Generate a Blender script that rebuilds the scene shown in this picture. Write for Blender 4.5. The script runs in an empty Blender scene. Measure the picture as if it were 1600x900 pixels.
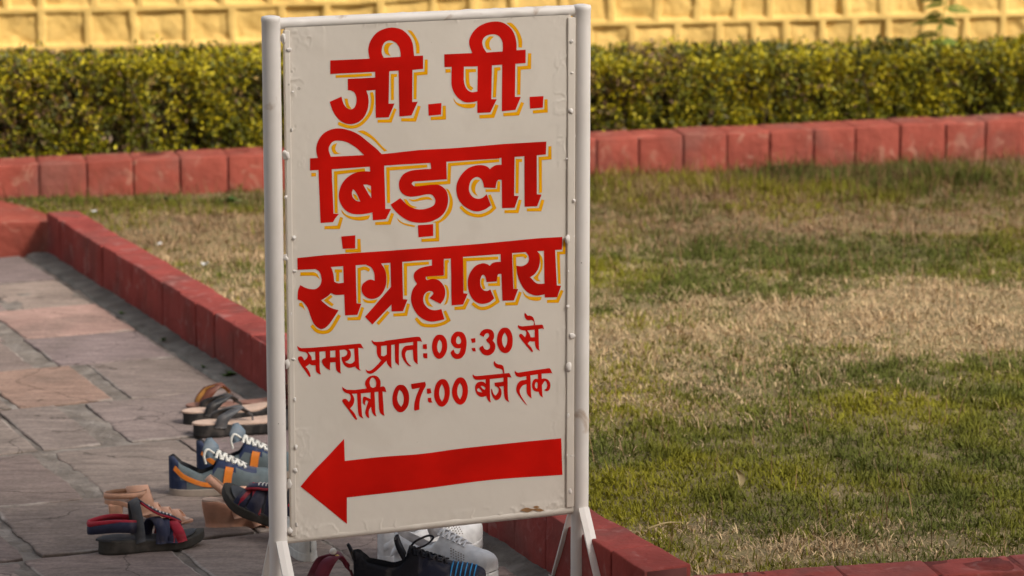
import bpy, math, random
import numpy as np
from mathutils import Vector
from mathutils.geometry import delaunay_2d_cdt

# ------------------------------------------------------------------ camera, sky, sun, exposure
SC = bpy.context.scene
COL = SC.collection
R = math.radians
FPX, PITCH, CAM_H = 5100.0, R(11.3), 2.2          # focal length in photo pixels (1600 wide), tilt, height
cam_d = bpy.data.cameras.new('camera')
cam = bpy.data.objects.new('camera', cam_d)
COL.objects.link(cam)
cam_d.sensor_width = 36.0
cam_d.lens = 36.0 * FPX / 1600.0
cam_d.clip_start, cam_d.clip_end = 0.1, 1000.0
cam.location = (0, 0, CAM_H)
cam.rotation_euler = (math.pi / 2 - PITCH, 0, 0)
cam_d.dof.use_dof = True
cam_d.dof.focus_distance = 7.35
cam_d.dof.aperture_fstop = 5.2
SC.camera = cam

SUN = Vector((0.60, -0.45, 0.66)).normalized()
world = bpy.data.worlds.new('World')
SC.world = world
world.use_nodes = True
wn = world.node_tree
bg = wn.nodes['Background']
sky = wn.nodes.new('ShaderNodeTexSky')
sky.sky_type = 'NISHITA'
sky.sun_disc = False
sky.sun_elevation = math.asin(SUN.z)
sky.sun_rotation = math.atan2(SUN.x, SUN.y)
sky.air_density, sky.dust_density = 1.0, 4.0
hz_ = wn.nodes.new('ShaderNodeHueSaturation')          # milky, hazy sky
hz_.inputs['Saturation'].default_value = 0.40
wn.links.new(sky.outputs[0], hz_.inputs['Color'])
wn.links.new(hz_.outputs[0], bg.inputs[0])
bg.inputs[1].default_value = 0.15
sun_d = bpy.data.lights.new('sun', 'SUN')
sun_d.energy, sun_d.angle = 2.3, R(8.5)
sun_d.color = (1.0, 0.93, 0.83)
sun = bpy.data.objects.new('sun', sun_d)
COL.objects.link(sun)
sun.rotation_euler = (-SUN).to_track_quat('-Z', 'Y').to_euler()
vs = SC.view_settings
vs.view_transform, vs.look, vs.gamma, vs.use_curve_mapping = 'Standard', 'None', 1.0, False
vs.exposure = 0.36

rng = np.random.default_rng(7)
random.seed(7)

# ------------------------------------------------------------------ helpers
def ray(x, y):
    u, v = (x - 800) / FPX, (450 - y) / FPX
    f = np.array([0, math.cos(PITCH), -math.sin(PITCH)])
    up = np.array([0, math.sin(PITCH), math.cos(PITCH)])
    return f + np.array([u, 0, 0]) + v * up

def at(x, y, z=0.0):
    """world point at height z seen at photo pixel x, y"""
    d = ray(x, y)
    return np.array([0, 0, CAM_H]) + d * (z - CAM_H) / d[2]

def hash3(i, j, k, s=0):
    n = (i * 374761393 + j * 668265263 + k * 2147483647 * 3 + s * 974711) & 0xffffffff
    n = ((n ^ (n >> 13)) * 1274126177) & 0xffffffff
    return ((n ^ (n >> 16)) & 0xffff) / 65535.0

def noise(p, scale, seed=0, octaves=1):
    """vectorised value noise in 0..1"""
    p = np.asarray(p, float)
    if p.shape[-1] == 2:
        p = np.concatenate([p, np.zeros(p.shape[:-1] + (1,))], -1)
    out, amp, tot = 0.0, 1.0, 0.0
    for o in range(octaves):
        q = p * scale * (2 ** o) + 137.3 * (o + 1)
        b = np.floor(q).astype(np.int64)
        f = q - b
        f = f * f * (3 - 2 * f)
        r = 0
        for dx in (0, 1):
            for dy in (0, 1):
                for dz in (0, 1):
                    w = (f[..., 0] if dx else 1 - f[..., 0]) * (f[..., 1] if dy else 1 - f[..., 1]) * (f[..., 2] if dz else 1 - f[..., 2])
                    r = r + w * hash3(b[..., 0] + dx, b[..., 1] + dy, b[..., 2] + dz, seed + o)
        out = out + amp * r
        tot += amp
        amp *= 0.5
    return out / tot

def sstep(a, b, x):
    t = np.clip((np.asarray(x, float) - a) / (b - a), 0, 1)
    return t * t * (3 - 2 * t)

def tag(o, label=None, cat=None, group=None, kind=None):
    if label: o['label'] = label
    if cat: o['category'] = cat
    if group: o['group'] = group
    if kind: o['kind'] = kind
    return o

def empty(name, label, cat, loc=(0, 0, 0), rz=0.0, group=None):
    o = bpy.data.objects.new(name, None)
    COL.objects.link(o)
    o.location = tuple(float(c) for c in loc)
    o.rotation_euler = (0, 0, rz)
    o.empty_display_size = 0.05
    return tag(o, label, cat, group)

def link(name, me, mats, parent=None, smooth=False):
    o = bpy.data.objects.new(name, me)
    COL.objects.link(o)
    if not isinstance(mats, (list, tuple)): mats = [mats]
    for m in mats: me.materials.append(m)
    if parent is not None: o.parent = parent
    if smooth: me.polygons.foreach_set('use_smooth', [True] * len(me.polygons))
    me.update()
    return o

class MB:
    """collects geometry for ONE mesh object"""
    def __init__(s): s.v, s.f, s.m = [], [], []
    def add(s, v, f, mi=0):
        n = len(s.v)
        s.v += [tuple(map(float, p)) for p in v]
        s.f += [tuple(int(i) + n for i in q) for q in f]
        s.m += list(mi) if isinstance(mi, (list, tuple, np.ndarray)) else [mi] * len(f)
        return s
    def build(s, name, mats, parent=None, smooth=False):
        me = bpy.data.meshes.new(name)
        me.from_pydata(s.v, [], s.f)
        me.polygons.foreach_set('material_index', [int(x) for x in s.m])
        return link(name, me, mats, parent, smooth)

def rbox(hx, hy, hz, r=0.004, n=1, mid=0):
    """rounded box centred on the origin; mid adds extra cuts"""
    ax = []
    for h in (hx, hy, hz):
        rr = min(r, h * .98)
        a = [-h, -h + rr * .3, -h + rr]
        if mid: a += list(np.linspace(-h + rr, h - rr, mid + 2)[1:-1])
        a += [h - rr, h - rr * .3, h]
        ax.append(np.array(a))
    H = np.array([hx, hy, hz]); rr = np.minimum(r, H * .98)
    idx, verts, faces = {}, [], []
    def vid(i, j, k):
        key = (i, j, k)
        if key not in idx:
            p = np.array([ax[0][i], ax[1][j], ax[2][k]])
            c = np.clip(p, -H + rr, H - rr)
            d = p - c; l = np.linalg.norm(d / rr)
            # push to the rounded surface
            if l > 0: p = c + d / l
            idx[key] = len(verts); verts.append(p)
        return idx[key]
    N = [len(a) - 1 for a in ax]
    for k, flip in ((0, 1), (N[2], 0)):
        for i in range(N[0]):
            for j in range(N[1]):
                q = [vid(i, j, k), vid(i + 1, j, k), vid(i + 1, j + 1, k), vid(i, j + 1, k)]
                faces.append(q[::-1] if flip else q)
    for j, flip in ((0, 0), (N[1], 1)):
        for i in range(N[0]):
            for k in range(N[2]):
                q = [vid(i, j, k), vid(i + 1, j, k), vid(i + 1, j, k + 1), vid(i, j, k + 1)]
                faces.append(q[::-1] if flip else q)
    for i, flip in ((0, 1), (N[0], 0)):
        for j in range(N[1]):
            for k in range(N[2]):
                q = [vid(i, j, k), vid(i, j + 1, k), vid(i, j + 1, k + 1), vid(i, j, k + 1)]
                faces.append(q[::-1] if flip else q)
    return np.array(verts), faces

def catmull(pts, n=8, closed=False):
    P = np.array(pts, float); out = []
    m = len(P)
    for i in range(m if closed else m - 1):
        p1, p2 = P[i], P[(i + 1) % m]
        p0 = P[i - 1] if (i > 0 or closed) else 2 * p1 - p2
        p3 = P[(i + 2) % m] if (i + 2 < m or closed) else 2 * p2 - p1
        for k in range(n):
            t = k / n
            out.append(0.5 * ((2 * p1) + (-p0 + p2) * t + (2 * p0 - 5 * p1 + 4 * p2 - p3) * t * t + (-p0 + 3 * p1 - 3 * p2 + p3) * t ** 3))
    if not closed: out.append(P[-1])
    return np.array(out)

def tube(pts, rad, n=10, caps=True):
    P = np.array(pts, float); m = len(P)
    rad = np.broadcast_to(np.array(rad, float), (m,))
    T = np.gradient(P, axis=0); T /= np.linalg.norm(T, axis=1)[:, None] + 1e-12
    ref = np.array([0, 0, 1.0]) if abs(T[0][2]) < .9 else np.array([1.0, 0, 0])
    V, F = [], []
    a = np.linspace(0, 2 * np.pi, n, endpoint=False)
    for i in range(m):
        u = np.cross(T[i], ref); u /= np.linalg.norm(u) + 1e-12
        w = np.cross(u, T[i])
        V += list(P[i] + rad[i] * (np.cos(a)[:, None] * u + np.sin(a)[:, None] * w))
        ref = w
    for i in range(m - 1):
        for k in range(n):
            F.append((i * n + k, i * n + (k + 1) % n, (i + 1) * n + (k + 1) % n, (i + 1) * n + k))
    if caps:
        F.append(tuple(range(n))); F.append(tuple(range((m - 1) * n, m * n))[::-1])
    return V, F

def ribbon(pts, wdir, width, th=0.003, n=6, spline=True):
    """strap: box section swept along a curve; wdir = direction of its width (one or per point)"""
    W0 = np.array(wdir, float)
    P = np.array(pts, float)
    wid = np.broadcast_to(np.array(width, float), (len(P),)).copy()
    if W0.ndim == 1: W0 = np.repeat(W0[None], len(P), 0)
    if spline:
        x = np.linspace(0, len(P) - 1, (len(P) - 1) * n + 1)
        wid = np.interp(x, range(len(wid)), wid)
        W0 = np.stack([np.interp(x, range(len(P)), W0[:, c]) for c in range(3)], 1)
        P = catmull(P, n)
    T = np.gradient(P, axis=0)
    V, F = [], []
    for i in range(len(P)):
        t = T[i] / (np.linalg.norm(T[i]) + 1e-12)
        w = W0[i] - t * (W0[i] @ t) * .6; w /= np.linalg.norm(w) + 1e-12
        nn = np.cross(t, w); nn /= np.linalg.norm(nn) + 1e-12
        a, b = w * wid[i] / 2, nn * th / 2
        V += [P[i] - a - b, P[i] - a * .96 + b, P[i] + b * 1.5, P[i] + a * .96 + b, P[i] + a - b]
    m = len(P)
    for i in range(m - 1):
        for k in range(5):
            F.append((i * 5 + k, i * 5 + (k + 1) % 5, (i + 1) * 5 + (k + 1) % 5, (i + 1) * 5 + k))
    F.append((0, 1, 2, 3, 4)); F.append(tuple(range((m - 1) * 5, m * 5))[::-1])
    return V, F

# ------------------------------------------------------------------ materials
def mat(name, col, rough=0.7, var=0.12, vscale=8.0, bump=0.0, bscale=40.0, detail=6.0, spec=0.3, dirt=None, dscale=3.0, damt=0.4, attr=None, sheen=0.0, bdist=0.01, speck=0.0, dirt2=None):
    m = bpy.data.materials.new(name); m.use_nodes = True
    nt = m.node_tree; N = nt.nodes; L = nt.links
    b = N['Principled BSDF']
    b.inputs['Roughness'].default_value = rough
    b.inputs['Specular IOR Level'].default_value = spec
    if sheen: b.inputs['Sheen Weight'].default_value = sheen
    tc = N.new('ShaderNodeTexCoord')
    def nz(scale, det=detail, dist=0.0):
        n = N.new('ShaderNodeTexNoise'); n.inputs['Scale'].default_value = scale
        n.inputs['Detail'].default_value = det; n.inputs['Distortion'].default_value = dist
        L.new(tc.outputs['Object'], n.inputs['Vector']); return n
    if attr:
        a = N.new('ShaderNodeAttribute'); a.attribute_name = attr
        base = a.outputs['Color']
    else:
        a = N.new('ShaderNodeRGB'); a.outputs[0].default_value = (*col, 1); base = a.outputs[0]
    if var > 0:
        n = nz(vscale)
        mr = N.new('ShaderNodeMapRange'); mr.inputs['From Min'].default_value = .3; mr.inputs['From Max'].default_value = .7
        mr.inputs['To Min'].default_value = 1 - var; mr.inputs['To Max'].default_value = 1 + var
        L.new(n.outputs['Fac'], mr.inputs['Value'])
        vm = N.new('ShaderNodeVectorMath'); vm.operation = 'SCALE'
        L.new(base, vm.inputs[0]); L.new(mr.outputs[0], vm.inputs['Scale']); base = vm.outputs[0]
    if dirt:
        n = nz(dscale, 8.0, .6)
        rp = N.new('ShaderNodeValToRGB'); rp.color_ramp.elements[0].position = .48; rp.color_ramp.elements[1].position = .72
        rp.color_ramp.elements[1].color = (damt, damt, damt, 1); rp.color_ramp.elements[0].color = (0, 0, 0, 1)
        L.new(n.outputs['Fac'], rp.inputs[0])
        mx = N.new('ShaderNodeMix'); mx.data_type = 'RGBA'
        L.new(rp.outputs[0], mx.inputs['Factor']); L.new(base, mx.inputs[6]); mx.inputs[7].default_value = (*dirt, 1)
        base = mx.outputs[2]
    if dirt2:                                       # second, smaller layer of wear: (colour, scale, from, to, amount)
        n = nz(dirt2[1], 9.0, .9)
        mr = N.new('ShaderNodeMapRange'); mr.inputs['From Min'].default_value = dirt2[2]; mr.inputs['From Max'].default_value = dirt2[3]; mr.inputs['To Max'].default_value = dirt2[4]
        L.new(n.outputs['Fac'], mr.inputs['Value'])
        mx = N.new('ShaderNodeMix'); mx.data_type = 'RGBA'
        L.new(mr.outputs[0], mx.inputs['Factor']); L.new(base, mx.inputs[6]); mx.inputs[7].default_value = (*dirt2[0], 1)
        base = mx.outputs[2]
    if speck:                                       # sparse small chips and dirt specks
        v = N.new('ShaderNodeTexVoronoi'); v.inputs['Scale'].default_value = 38; L.new(tc.outputs['Object'], v.inputs['Vector'])
        n = nz(7.0, 4.0)
        mr = N.new('ShaderNodeMapRange'); mr.inputs['From Min'].default_value = .52; mr.inputs['From Max'].default_value = .75; mr.inputs['To Min'].default_value = 0; mr.inputs['To Max'].default_value = .16
        L.new(n.outputs['Fac'], mr.inputs['Value'])
        lt = N.new('ShaderNodeMath'); lt.operation = 'LESS_THAN'; L.new(v.outputs['Distance'], lt.inputs[0]); L.new(mr.outputs[0], lt.inputs[1])
        ml = N.new('ShaderNodeMath'); ml.operation = 'MULTIPLY'; L.new(lt.outputs[0], ml.inputs[0]); ml.inputs[1].default_value = speck
        mx = N.new('ShaderNodeMix'); mx.data_type = 'RGBA'
        L.new(ml.outputs[0], mx.inputs['Factor']); L.new(base, mx.inputs[6]); mx.inputs[7].default_value = (.20, .16, .12, 1)
        base = mx.outputs[2]
    L.new(base, b.inputs['Base Color'])
    if bump > 0:
        n = nz(bscale)
        bp = N.new('ShaderNodeBump'); bp.inputs['Strength'].default_value = bump; bp.inputs['Distance'].default_value = bdist
        L.new(n.outputs['Fac'], bp.inputs['Height']); L.new(bp.outputs[0], b.inputs['Normal'])
    return m

M = {}
M['path'] = mat('path_mortar', (.19, .16, .135), .95, .35, 14, 1.0, 60, dirt=(.36, .32, .285), dscale=11, damt=.6)
M['slab'] = None
def slab_mat():
    m = mat('sandstone', None, .88, .14, 4, 0, attr='col', dirt=(.15, .12, .10), dscale=3.5, damt=.5, spec=.2)
    nt = m.node_tree; N = nt.nodes; L = nt.links; b = N['Principled BSDF']; tc = [n for n in N if n.type == 'TEX_COORD'][0]
    base = b.inputs['Base Color'].links[0].from_socket
    mp = N.new('ShaderNodeMapping'); mp.inputs['Rotation'].default_value = (0, 0, .1); mp.inputs['Scale'].default_value = (5, 22, 5)
    L.new(tc.outputs['Object'], mp.inputs[0])
    n1 = N.new('ShaderNodeTexNoise'); n1.inputs['Scale'].default_value = 1.6; n1.inputs['Detail'].default_value = 8; n1.inputs['Distortion'].default_value = .8
    L.new(mp.outputs[0], n1.inputs['Vector'])
    mr = N.new('ShaderNodeMapRange'); mr.inputs['From Min'].default_value = .3; mr.inputs['From Max'].default_value = .7; mr.inputs['To Min'].default_value = .78; mr.inputs['To Max'].default_value = 1.2
    L.new(n1.outputs['Fac'], mr.inputs['Value'])
    sc = N.new('ShaderNodeVectorMath'); sc.operation = 'SCALE'; L.new(base, sc.inputs[0]); L.new(mr.outputs[0], sc.inputs['Scale'])
    # pale dusty scuffs
    n2 = N.new('ShaderNodeTexNoise'); n2.inputs['Scale'].default_value = 9; n2.inputs['Detail'].default_value = 10; n2.inputs['Roughness'].default_value = .75
    L.new(tc.outputs['Object'], n2.inputs['Vector'])
    r2 = N.new('ShaderNodeMapRange'); r2.inputs['From Min'].default_value = .60; r2.inputs['From Max'].default_value = .74; r2.inputs['To Max'].default_value = .55; L.new(n2.outputs['Fac'], r2.inputs['Value'])
    mx = N.new('ShaderNodeMix'); mx.data_type = 'RGBA'; L.new(r2.outputs[0], mx.inputs['Factor']); L.new(sc.outputs[0], mx.inputs[6]); mx.inputs[7].default_value = (.34, .29, .255, 1)
    n3 = N.new('ShaderNodeTexNoise'); n3.inputs['Scale'].default_value = 75; n3.inputs['Detail'].default_value = 6; n3.inputs['Roughness'].default_value = .8
    L.new(tc.outputs['Object'], n3.inputs['Vector'])
    r3 = N.new('ShaderNodeMapRange'); r3.inputs['From Min'].default_value = .3; r3.inputs['From Max'].default_value = .7; r3.inputs['To Min'].default_value = .72; r3.inputs['To Max'].default_value = 1.3; L.new(n3.outputs['Fac'], r3.inputs['Value'])
    s3 = N.new('ShaderNodeVectorMath'); s3.operation = 'SCALE'; L.new(mx.outputs[2], s3.inputs[0]); L.new(r3.outputs[0], s3.inputs['Scale'])
    # hairline cracks
    nd = N.new('ShaderNodeTexNoise'); nd.inputs['Scale'].default_value = 6; nd.inputs['Detail'].default_value = 5; L.new(tc.outputs['Object'], nd.inputs['Vector'])
    ad = N.new('ShaderNodeMix'); ad.data_type = 'RGBA'; ad.blend_type = 'LINEAR_LIGHT'; ad.inputs['Factor'].default_value = .10; L.new(tc.outputs['Object'], ad.inputs[6]); L.new(nd.outputs['Color'], ad.inputs[7])
    vo = N.new('ShaderNodeTexVoronoi'); vo.feature = 'DISTANCE_TO_EDGE'; vo.inputs['Scale'].default_value = 1.9; L.new(ad.outputs[2], vo.inputs['Vector'])
    rc = N.new('ShaderNodeMapRange'); rc.inputs['From Max'].default_value = .008; rc.inputs['To Min'].default_value = .42; rc.inputs['To Max'].default_value = 1; L.new(vo.outputs['Distance'], rc.inputs['Value'])
    s2 = N.new('ShaderNodeVectorMath'); s2.operation = 'SCALE'; L.new(s3.outputs[0], s2.inputs[0]); L.new(rc.outputs[0], s2.inputs['Scale'])
    L.new(s2.outputs[0], b.inputs['Base Color'])
    b1 = N.new('ShaderNodeBump'); b1.inputs['Strength'].default_value = .45; b1.inputs['Distance'].default_value = .010; L.new(n1.outputs['Fac'], b1.inputs['Height'])
    b2 = N.new('ShaderNodeBump'); b2.inputs['Strength'].default_value = .5; b2.inputs['Distance'].default_value = .004; L.new(n2.outputs['Fac'], b2.inputs['Height']); L.new(b1.outputs[0], b2.inputs['Normal'])
    L.new(b2.outputs[0], b.inputs['Normal'])
    return m
M['slab'] = slab_mat()
M['cement'] = mat('rough_cement', (.21, .195, .17), .95, .3, 12, 1.0, 60, dirt=(.10, .09, .075), dscale=7, damt=.7)
M['kerb'] = mat('red_painted_stone', (.315, .075, .052), .88, .18, 7, .7, 26, dirt=(.22, .095, .075), dscale=5, damt=.75, spec=.15, speck=.45, dirt2=((.44, .22, .155), 16, .58, .70, .6))
M['shadekerb'] = mat('shade_dulled_red_stone', (.285, .060, .050), .9, .18, 7, .8, 24, dirt=(.17, .075, .065), dscale=5, damt=.75, spec=.12, speck=.45, dirt2=((.36, .17, .15), 16, .58, .70, .6))  # same red paint, colour darkened to carry the shade on the near kerbs
M['joint'] = mat('red_dark_joint', (.12, .035, .03), .9, .2, 20)
M['soil'] = mat('dry_soil', (.24, .185, .085), .95, .3, 6, 1.0, 60, dirt=(.15, .115, .06), dscale=5, damt=.7)
M['grass'] = mat('grass_blades', None, .85, 0, attr='col', spec=.1)
M['leaf'] = mat('hedge_leaves', None, .55, 0, attr='col', spec=.35)
M['twig'] = mat('brown_twigs', (.07, .045, .03), .9, .3, 30)
M['wall'] = mat('yellow_painted_stone', (.76, .50, .155), .85, .10, 6, .35, 30, dirt=(.66, .40, .11), dscale=4, damt=.55, dirt2=((.52, .34, .12), 7, .60, .75, .45))
M['dirtground'] = mat('bare_ground', (.22, .18, .13), .95, .25, .8, .5, 20)

# ------------------------------------------------------------------ the setting
def grid_mesh(name, X, Y, Z, mats, parent=None, smooth=True):
    ny, nx = X.shape
    me = bpy.data.meshes.new(name)
    v = np.stack([X, Y, Z], -1).reshape(-1, 3)
    i = np.arange(ny * nx).reshape(ny, nx)
    f = np.stack([i[:-1, :-1], i[:-1, 1:], i[1:, 1:], i[1:, :-1]], -1).reshape(-1, 4)
    me.vertices.add(len(v)); me.vertices.foreach_set('co', v.ravel().astype(np.float32))
    me.loops.add(f.size); me.loops.foreach_set('vertex_index', f.ravel().astype(np.int32))
    me.polygons.add(len(f)); me.polygons.foreach_set('loop_start', np.arange(0, f.size, 4, dtype=np.int32))
    me.update(calc_edges=True); me.validate()
    return link(name, me, mats, parent, smooth)

def poly_batch(name, V, per, tris, cols, m, parent=None, smooth=False):
    """many small copies of the same little face fan: V (n, per, 3), tris list of index triples, cols (n,3)"""
    n = len(V)
    me = bpy.data.meshes.new(name)
    me.vertices.add(n * per); me.vertices.foreach_set('co', V.reshape(-1).astype(np.float32))
    T = (np.array(tris)[None] + (np.arange(n) * per)[:, None, None]).reshape(-1)
    nf = n * len(tris)
    me.loops.add(nf * 3); me.loops.foreach_set('vertex_index', T.astype(np.int32))
    me.polygons.add(nf); me.polygons.foreach_set('loop_start', np.arange(0, nf * 3, 3, dtype=np.int32))
    me.update(calc_edges=True)
    ca = me.color_attributes.new('col', 'FLOAT_COLOR', 'POINT')
    c = np.concatenate([np.repeat(cols, per, 0), np.ones((n * per, 1))], 1)
    ca.data.foreach_set('color', c.ravel().astype(np.float32))
    return link(name, me, m, parent, smooth)

# wide bare ground reaching the horizon
g = MB(); g.add([(-400, -50, -.03), (400, -50, -.03), (400, 600, -.03), (-400, 600, -.03)], [(0, 1, 2, 3)])
tag(g.build('ground', M['dirtground']), kind='structure')

K0 = np.array([-1.682, 11.626]); DU = np.array([.3937, -.9192]); DU /= np.linalg.norm(DU)
DV = np.array([DU[1], -DU[0]])                     # to the path side
def P2(u, v): return K0 + DU * u + DV * v
LAWN = 0.11

# path base: mortar bed, with the paving slabs and the rough cement strip on it
uu, vv = np.meshgrid(np.linspace(-.02, 6.2, 300), np.linspace(0.0, 2.6, 130))
XY = K0 + uu[..., None] * DU + vv[..., None] * DV
Z = -.0100 + .014 * noise(XY, 14, 3, 3) - .002
tag(grid_mesh('path_bed', XY[..., 0], XY[..., 1], Z, M['path']), kind='structure')
uu, vv = np.meshgrid(np.linspace(-.02, 6.2, 500), np.linspace(-.01, .085, 14))
edge = .075 + .03 * (noise(np.stack([uu, uu * 0], -1), 4, 5, 3) - .5)
vv2 = vv / .085 * edge
XY = K0 + uu[..., None] * DU + vv2[..., None] * DV
Z = .012 * noise(XY, 25, 9, 3) + .010 * (1 - vv / .085) - .004 - .012 * (vv / .085 > .97)
tag(grid_mesh('path_edging', XY[..., 0], XY[..., 1], Z, M['cement']), kind='structure')

rows = [  # u0, u1, list of (v0, v1, tone)   tone 0 grey-mauve, 1 pink, 2 brownish
    (-.02, .44, [(.10, .50, 0), (.53, .95, 2), (.98, 1.5, 0), (1.53, 2.1, 0)]),
    (.46, .905, [(.10, .355, 2), (.38, .80, 0), (.83, 1.3, 0), (1.33, 1.8, 2), (1.83, 2.5, 0)]),
    (.92, 1.37, [(.09, .445, 1), (.52, .95, 0), (.98, 1.5, 0), (1.53, 2.1, 1)]),
    (1.39, 1.80, [(.085, .455, 0), (.54, .92, 0), (.95, 1.4, 2), (1.43, 2.2, 0)]),
    (1.815, 2.30, [(.08, .37, 0), (.43, .71, 1), (.735, 1.15, 0), (1.18, 1.6, 0), (1.63, 2.3, 1)]),
    (2.32, 2.815, [(.075, .525, 0), (.615, .78, 0), (.80, 1.20, 0), (1.23, 1.8, 2), (1.83, 2.4, 0)]),
    (2.84, 3.35, [(.07, .335, 0), (.355, .395, 2), (.405, .755, 2), (.82, 1.28, 0), (1.31, 1.9, 0)]),
    (3.37, 3.84, [(.07, .50, 2), (.515, 1.06, 0), (1.11, 1.55, 0), (1.58, 2.2, 2)]),
    (3.86, 4.36, [(.065, .375, 0), (.39, .735, 2), (.76, 1.11, 0), (1.13, 1.7, 0)]),
    (4.38, 4.9, [(.07, .44, 2), (.46, .9, 0), (.93, 1.4, 0), (1.43, 2.0, 0)]),
    (4.92, 5.5, [(.07, .5, 0), (.53, 1.0, 0), (1.03, 1.5, 2)]),
    (5.52, 6.1, [(.07, .4, 0), (.43, .9, 0), (.93, 1.4, 0)]),
]
tones = np.array([(.236, .183, .163), (.335, .213, .176), (.275, .212, .178)])
V, F, C = [], [], []
for u0, u1, sl in rows:
    for v0, v1, tn in sl:
        per = []
        nu, nv = max(3, int((u1 - u0) / .025)), max(3, int((v1 - v0) / .025))
        for k in range(nu): per.append((u0 + (u1 - u0) * k / nu, v0))
        for k in range(nv): per.append((u1, v0 + (v1 - v0) * k / nv))
        for k in range(nu): per.append((u1 - (u1 - u0) * k / nu, v1))
        for k in range(nv): per.append((u0, v1 - (v1 - v0) * k / nv))
        per = np.array(per); c = per.mean(0)
        n1 = noise(per, 14, int(u0 * 100) + int(v0 * 1000), 2) - .5
        d = per - c; n2_ = noise(per, 45, int(v1 * 900), 2) - .5
        per = c + d * (1 + n1[:, None] * .06) + d / np.linalg.norm(d, axis=1)[:, None] * (n2_[:, None] * .016 + .003) + (noise(per, 5, 71, 1)[:, None] - .5) * .02
        n = len(per); b = len(V)
        tilt = rng.normal(0, .005, 2); lift = rng.normal(0, .0015)
        rings = [(1.0, -.012), (.998, -.002), (.985, .0), (.955, .0008), (.6, .0015), (.25, .001)]
        for s, z in rings:
            q = c + (per - c) * s
            if s > .98: q = c + (per - c) - (1 - s) * .3 * (per - c) / (np.linalg.norm(per - c, axis=1)[:, None])
            w = K0 + q[:, :1] * DU + q[:, 1:] * DV
            zz = z + lift + ((q - c) * tilt).sum(1) + .003 * (noise(w, 6, 13, 2) - .5)
            V += [(a, bb, cc) for (a, bb), cc in zip(w, zz)]
        for r in range(len(rings) - 1):
            for k in range(n):
                F.append((b + r * n + k, b + r * n + (k + 1) % n, b + (r + 1) * n + (k + 1) % n, b + (r + 1) * n + k))
        F.append(tuple(b + (len(rings) - 1) * n + k for k in range(n)))
        col = tones[tn] * rng.uniform(.88, 1.12) * np.array([1, rng.uniform(.97, 1.03), rng.uniform(.95, 1.05)])
        w = K0 + per[:, :1] * DU + per[:, 1:] * DV           # worn pale rims on parts of the edge
        rim = sstep(.50, .62, noise(w, 5, 77, 3))[:, None] * .75
        rimc = col * (1 - rim) + np.array([.40, .35, .31]) * rim
        for ri_ in range(len(rings)):
            C += [(*(col * .38 if ri_ == 0 else rimc[k] if ri_ in (1, 2) else col), 1) for k in range(n)]      # soil packed in the joints
me = bpy.data.meshes.new('path'); me.from_pydata(V, [], F)
ca = me.color_attributes.new('col', 'FLOAT_COLOR', 'POINT'); ca.data.foreach_set('color', np.array(C, np.float32).ravel())
tag(link('path', me, M['slab']), kind='structure')

# kerbs: rows of red painted stones
def kerb_row(A, B, z0, zA, zB, width, side, step=.18, seed=0, gaps=(.004, .009), first=0.0):
    """stones from A to B (ground points of the visible face), width to the given side of A->B"""
    A, B = np.array(A, float), np.array(B, float)
    Ln = np.linalg.norm(B - A); d = (B - A) / Ln; nrm = np.array([-d[1], d[0]]) * side
    mb = MB(); s = 0.0; rg = np.random.default_rng(seed); s = first
    bounds = [0.0] if first > 0 else []
    while s < Ln - .05:
        bounds.append(s); s += step * rg.uniform(.92, 1.08)
    bounds.append(Ln)
    for a, b in zip(bounds[:-1], bounds[1:]):
        l = b - a; gap = rg.uniform(*gaps)
        zt = zA + (zB - zA) * (a + b) / 2 / Ln + rg.normal(0, .0011)
        h = (zt - z0) + .10
        v, f = rbox(l / 2 - gap / 2, width / 2, h / 2, .005, mid=5)
        v = v + (np.stack([noise(v + a * 7, 14, seed + q, 2) for q in (1, 2, 3)], 1) - .5) * np.array([.003, .008, .007])
        c = A + d * (a + b) / 2 + nrm * (width / 2 + rg.normal(0, .0014))
        w = np.stack([c[0] + v[:, 0] * d[0] + v[:, 1] * nrm[0], c[1] + v[:, 0] * d[1] + v[:, 1] * nrm[1], zt - h / 2 + v[:, 2] + v[:, 0] * (zB - zA) / Ln], 1)
        mb.add(w, f if side > 0 else [q[::-1] for q in f], 0)
    # dark mortar core showing in the joints
    hz = lambda t: zA + (zB - zA) * t - .0025
    q = [A + nrm * .009, B + nrm * .009, B + nrm * (width - .009), A + nrm * (width - .009)]
    zz = [hz(0), hz(1), hz(1), hz(0)]
    v = [(p[0], p[1], z0 - .08) for p in q] + [(p[0], p[1], z) for p, z in zip(q, zz)]
    mb.add(v, [(0, 1, 5, 4), (1, 2, 6, 5), (2, 3, 7, 6), (3, 0, 4, 7), (4, 5, 6, 7)], [1, 1, 1, 1, 0])
    return mb
CORNER = P2(5.02, 0)                                # where the path kerb meets the front kerb
kw = .115
tag(kerb_row(P2(0.0, 0), P2(5.02, 0), 0, .155, .155, kw, 1, .18, 3, (.0015, .0045)).build('kerb', [M['shadekerb'], M['joint']], smooth=True), kind='structure')
fd = np.array([1.0, .217]); fd /= np.linalg.norm(fd); fn = np.array([-fd[1], fd[0]])
FB = np.array([.418, 6.988])                        # inner (lawn) corner
f0 = FB - fn * .125 - fd * .02
tag(kerb_row(f0 + fd * .0, f0 + fd * 3.2, 0, .157, .157, .125, 1, .20, 5, (.002, .006), first=.12).build('kerb', [M['shadekerb'], M['joint']], smooth=True), kind='structure')
bd = np.array([4.0, .80]); bd /= np.linalg.norm(bd)
b0 = np.array([-3.4, 11.86])
def back_y(x): return 12.15 + .2 * (x + 1.95)
tag(kerb_row(b0, b0 + bd * 7.0, LAWN - .02, .217, .319, .20, 1, .178, 11, first=.07).build('kerb', [M['kerb'], M['joint']], smooth=True), kind='structure')
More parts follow.
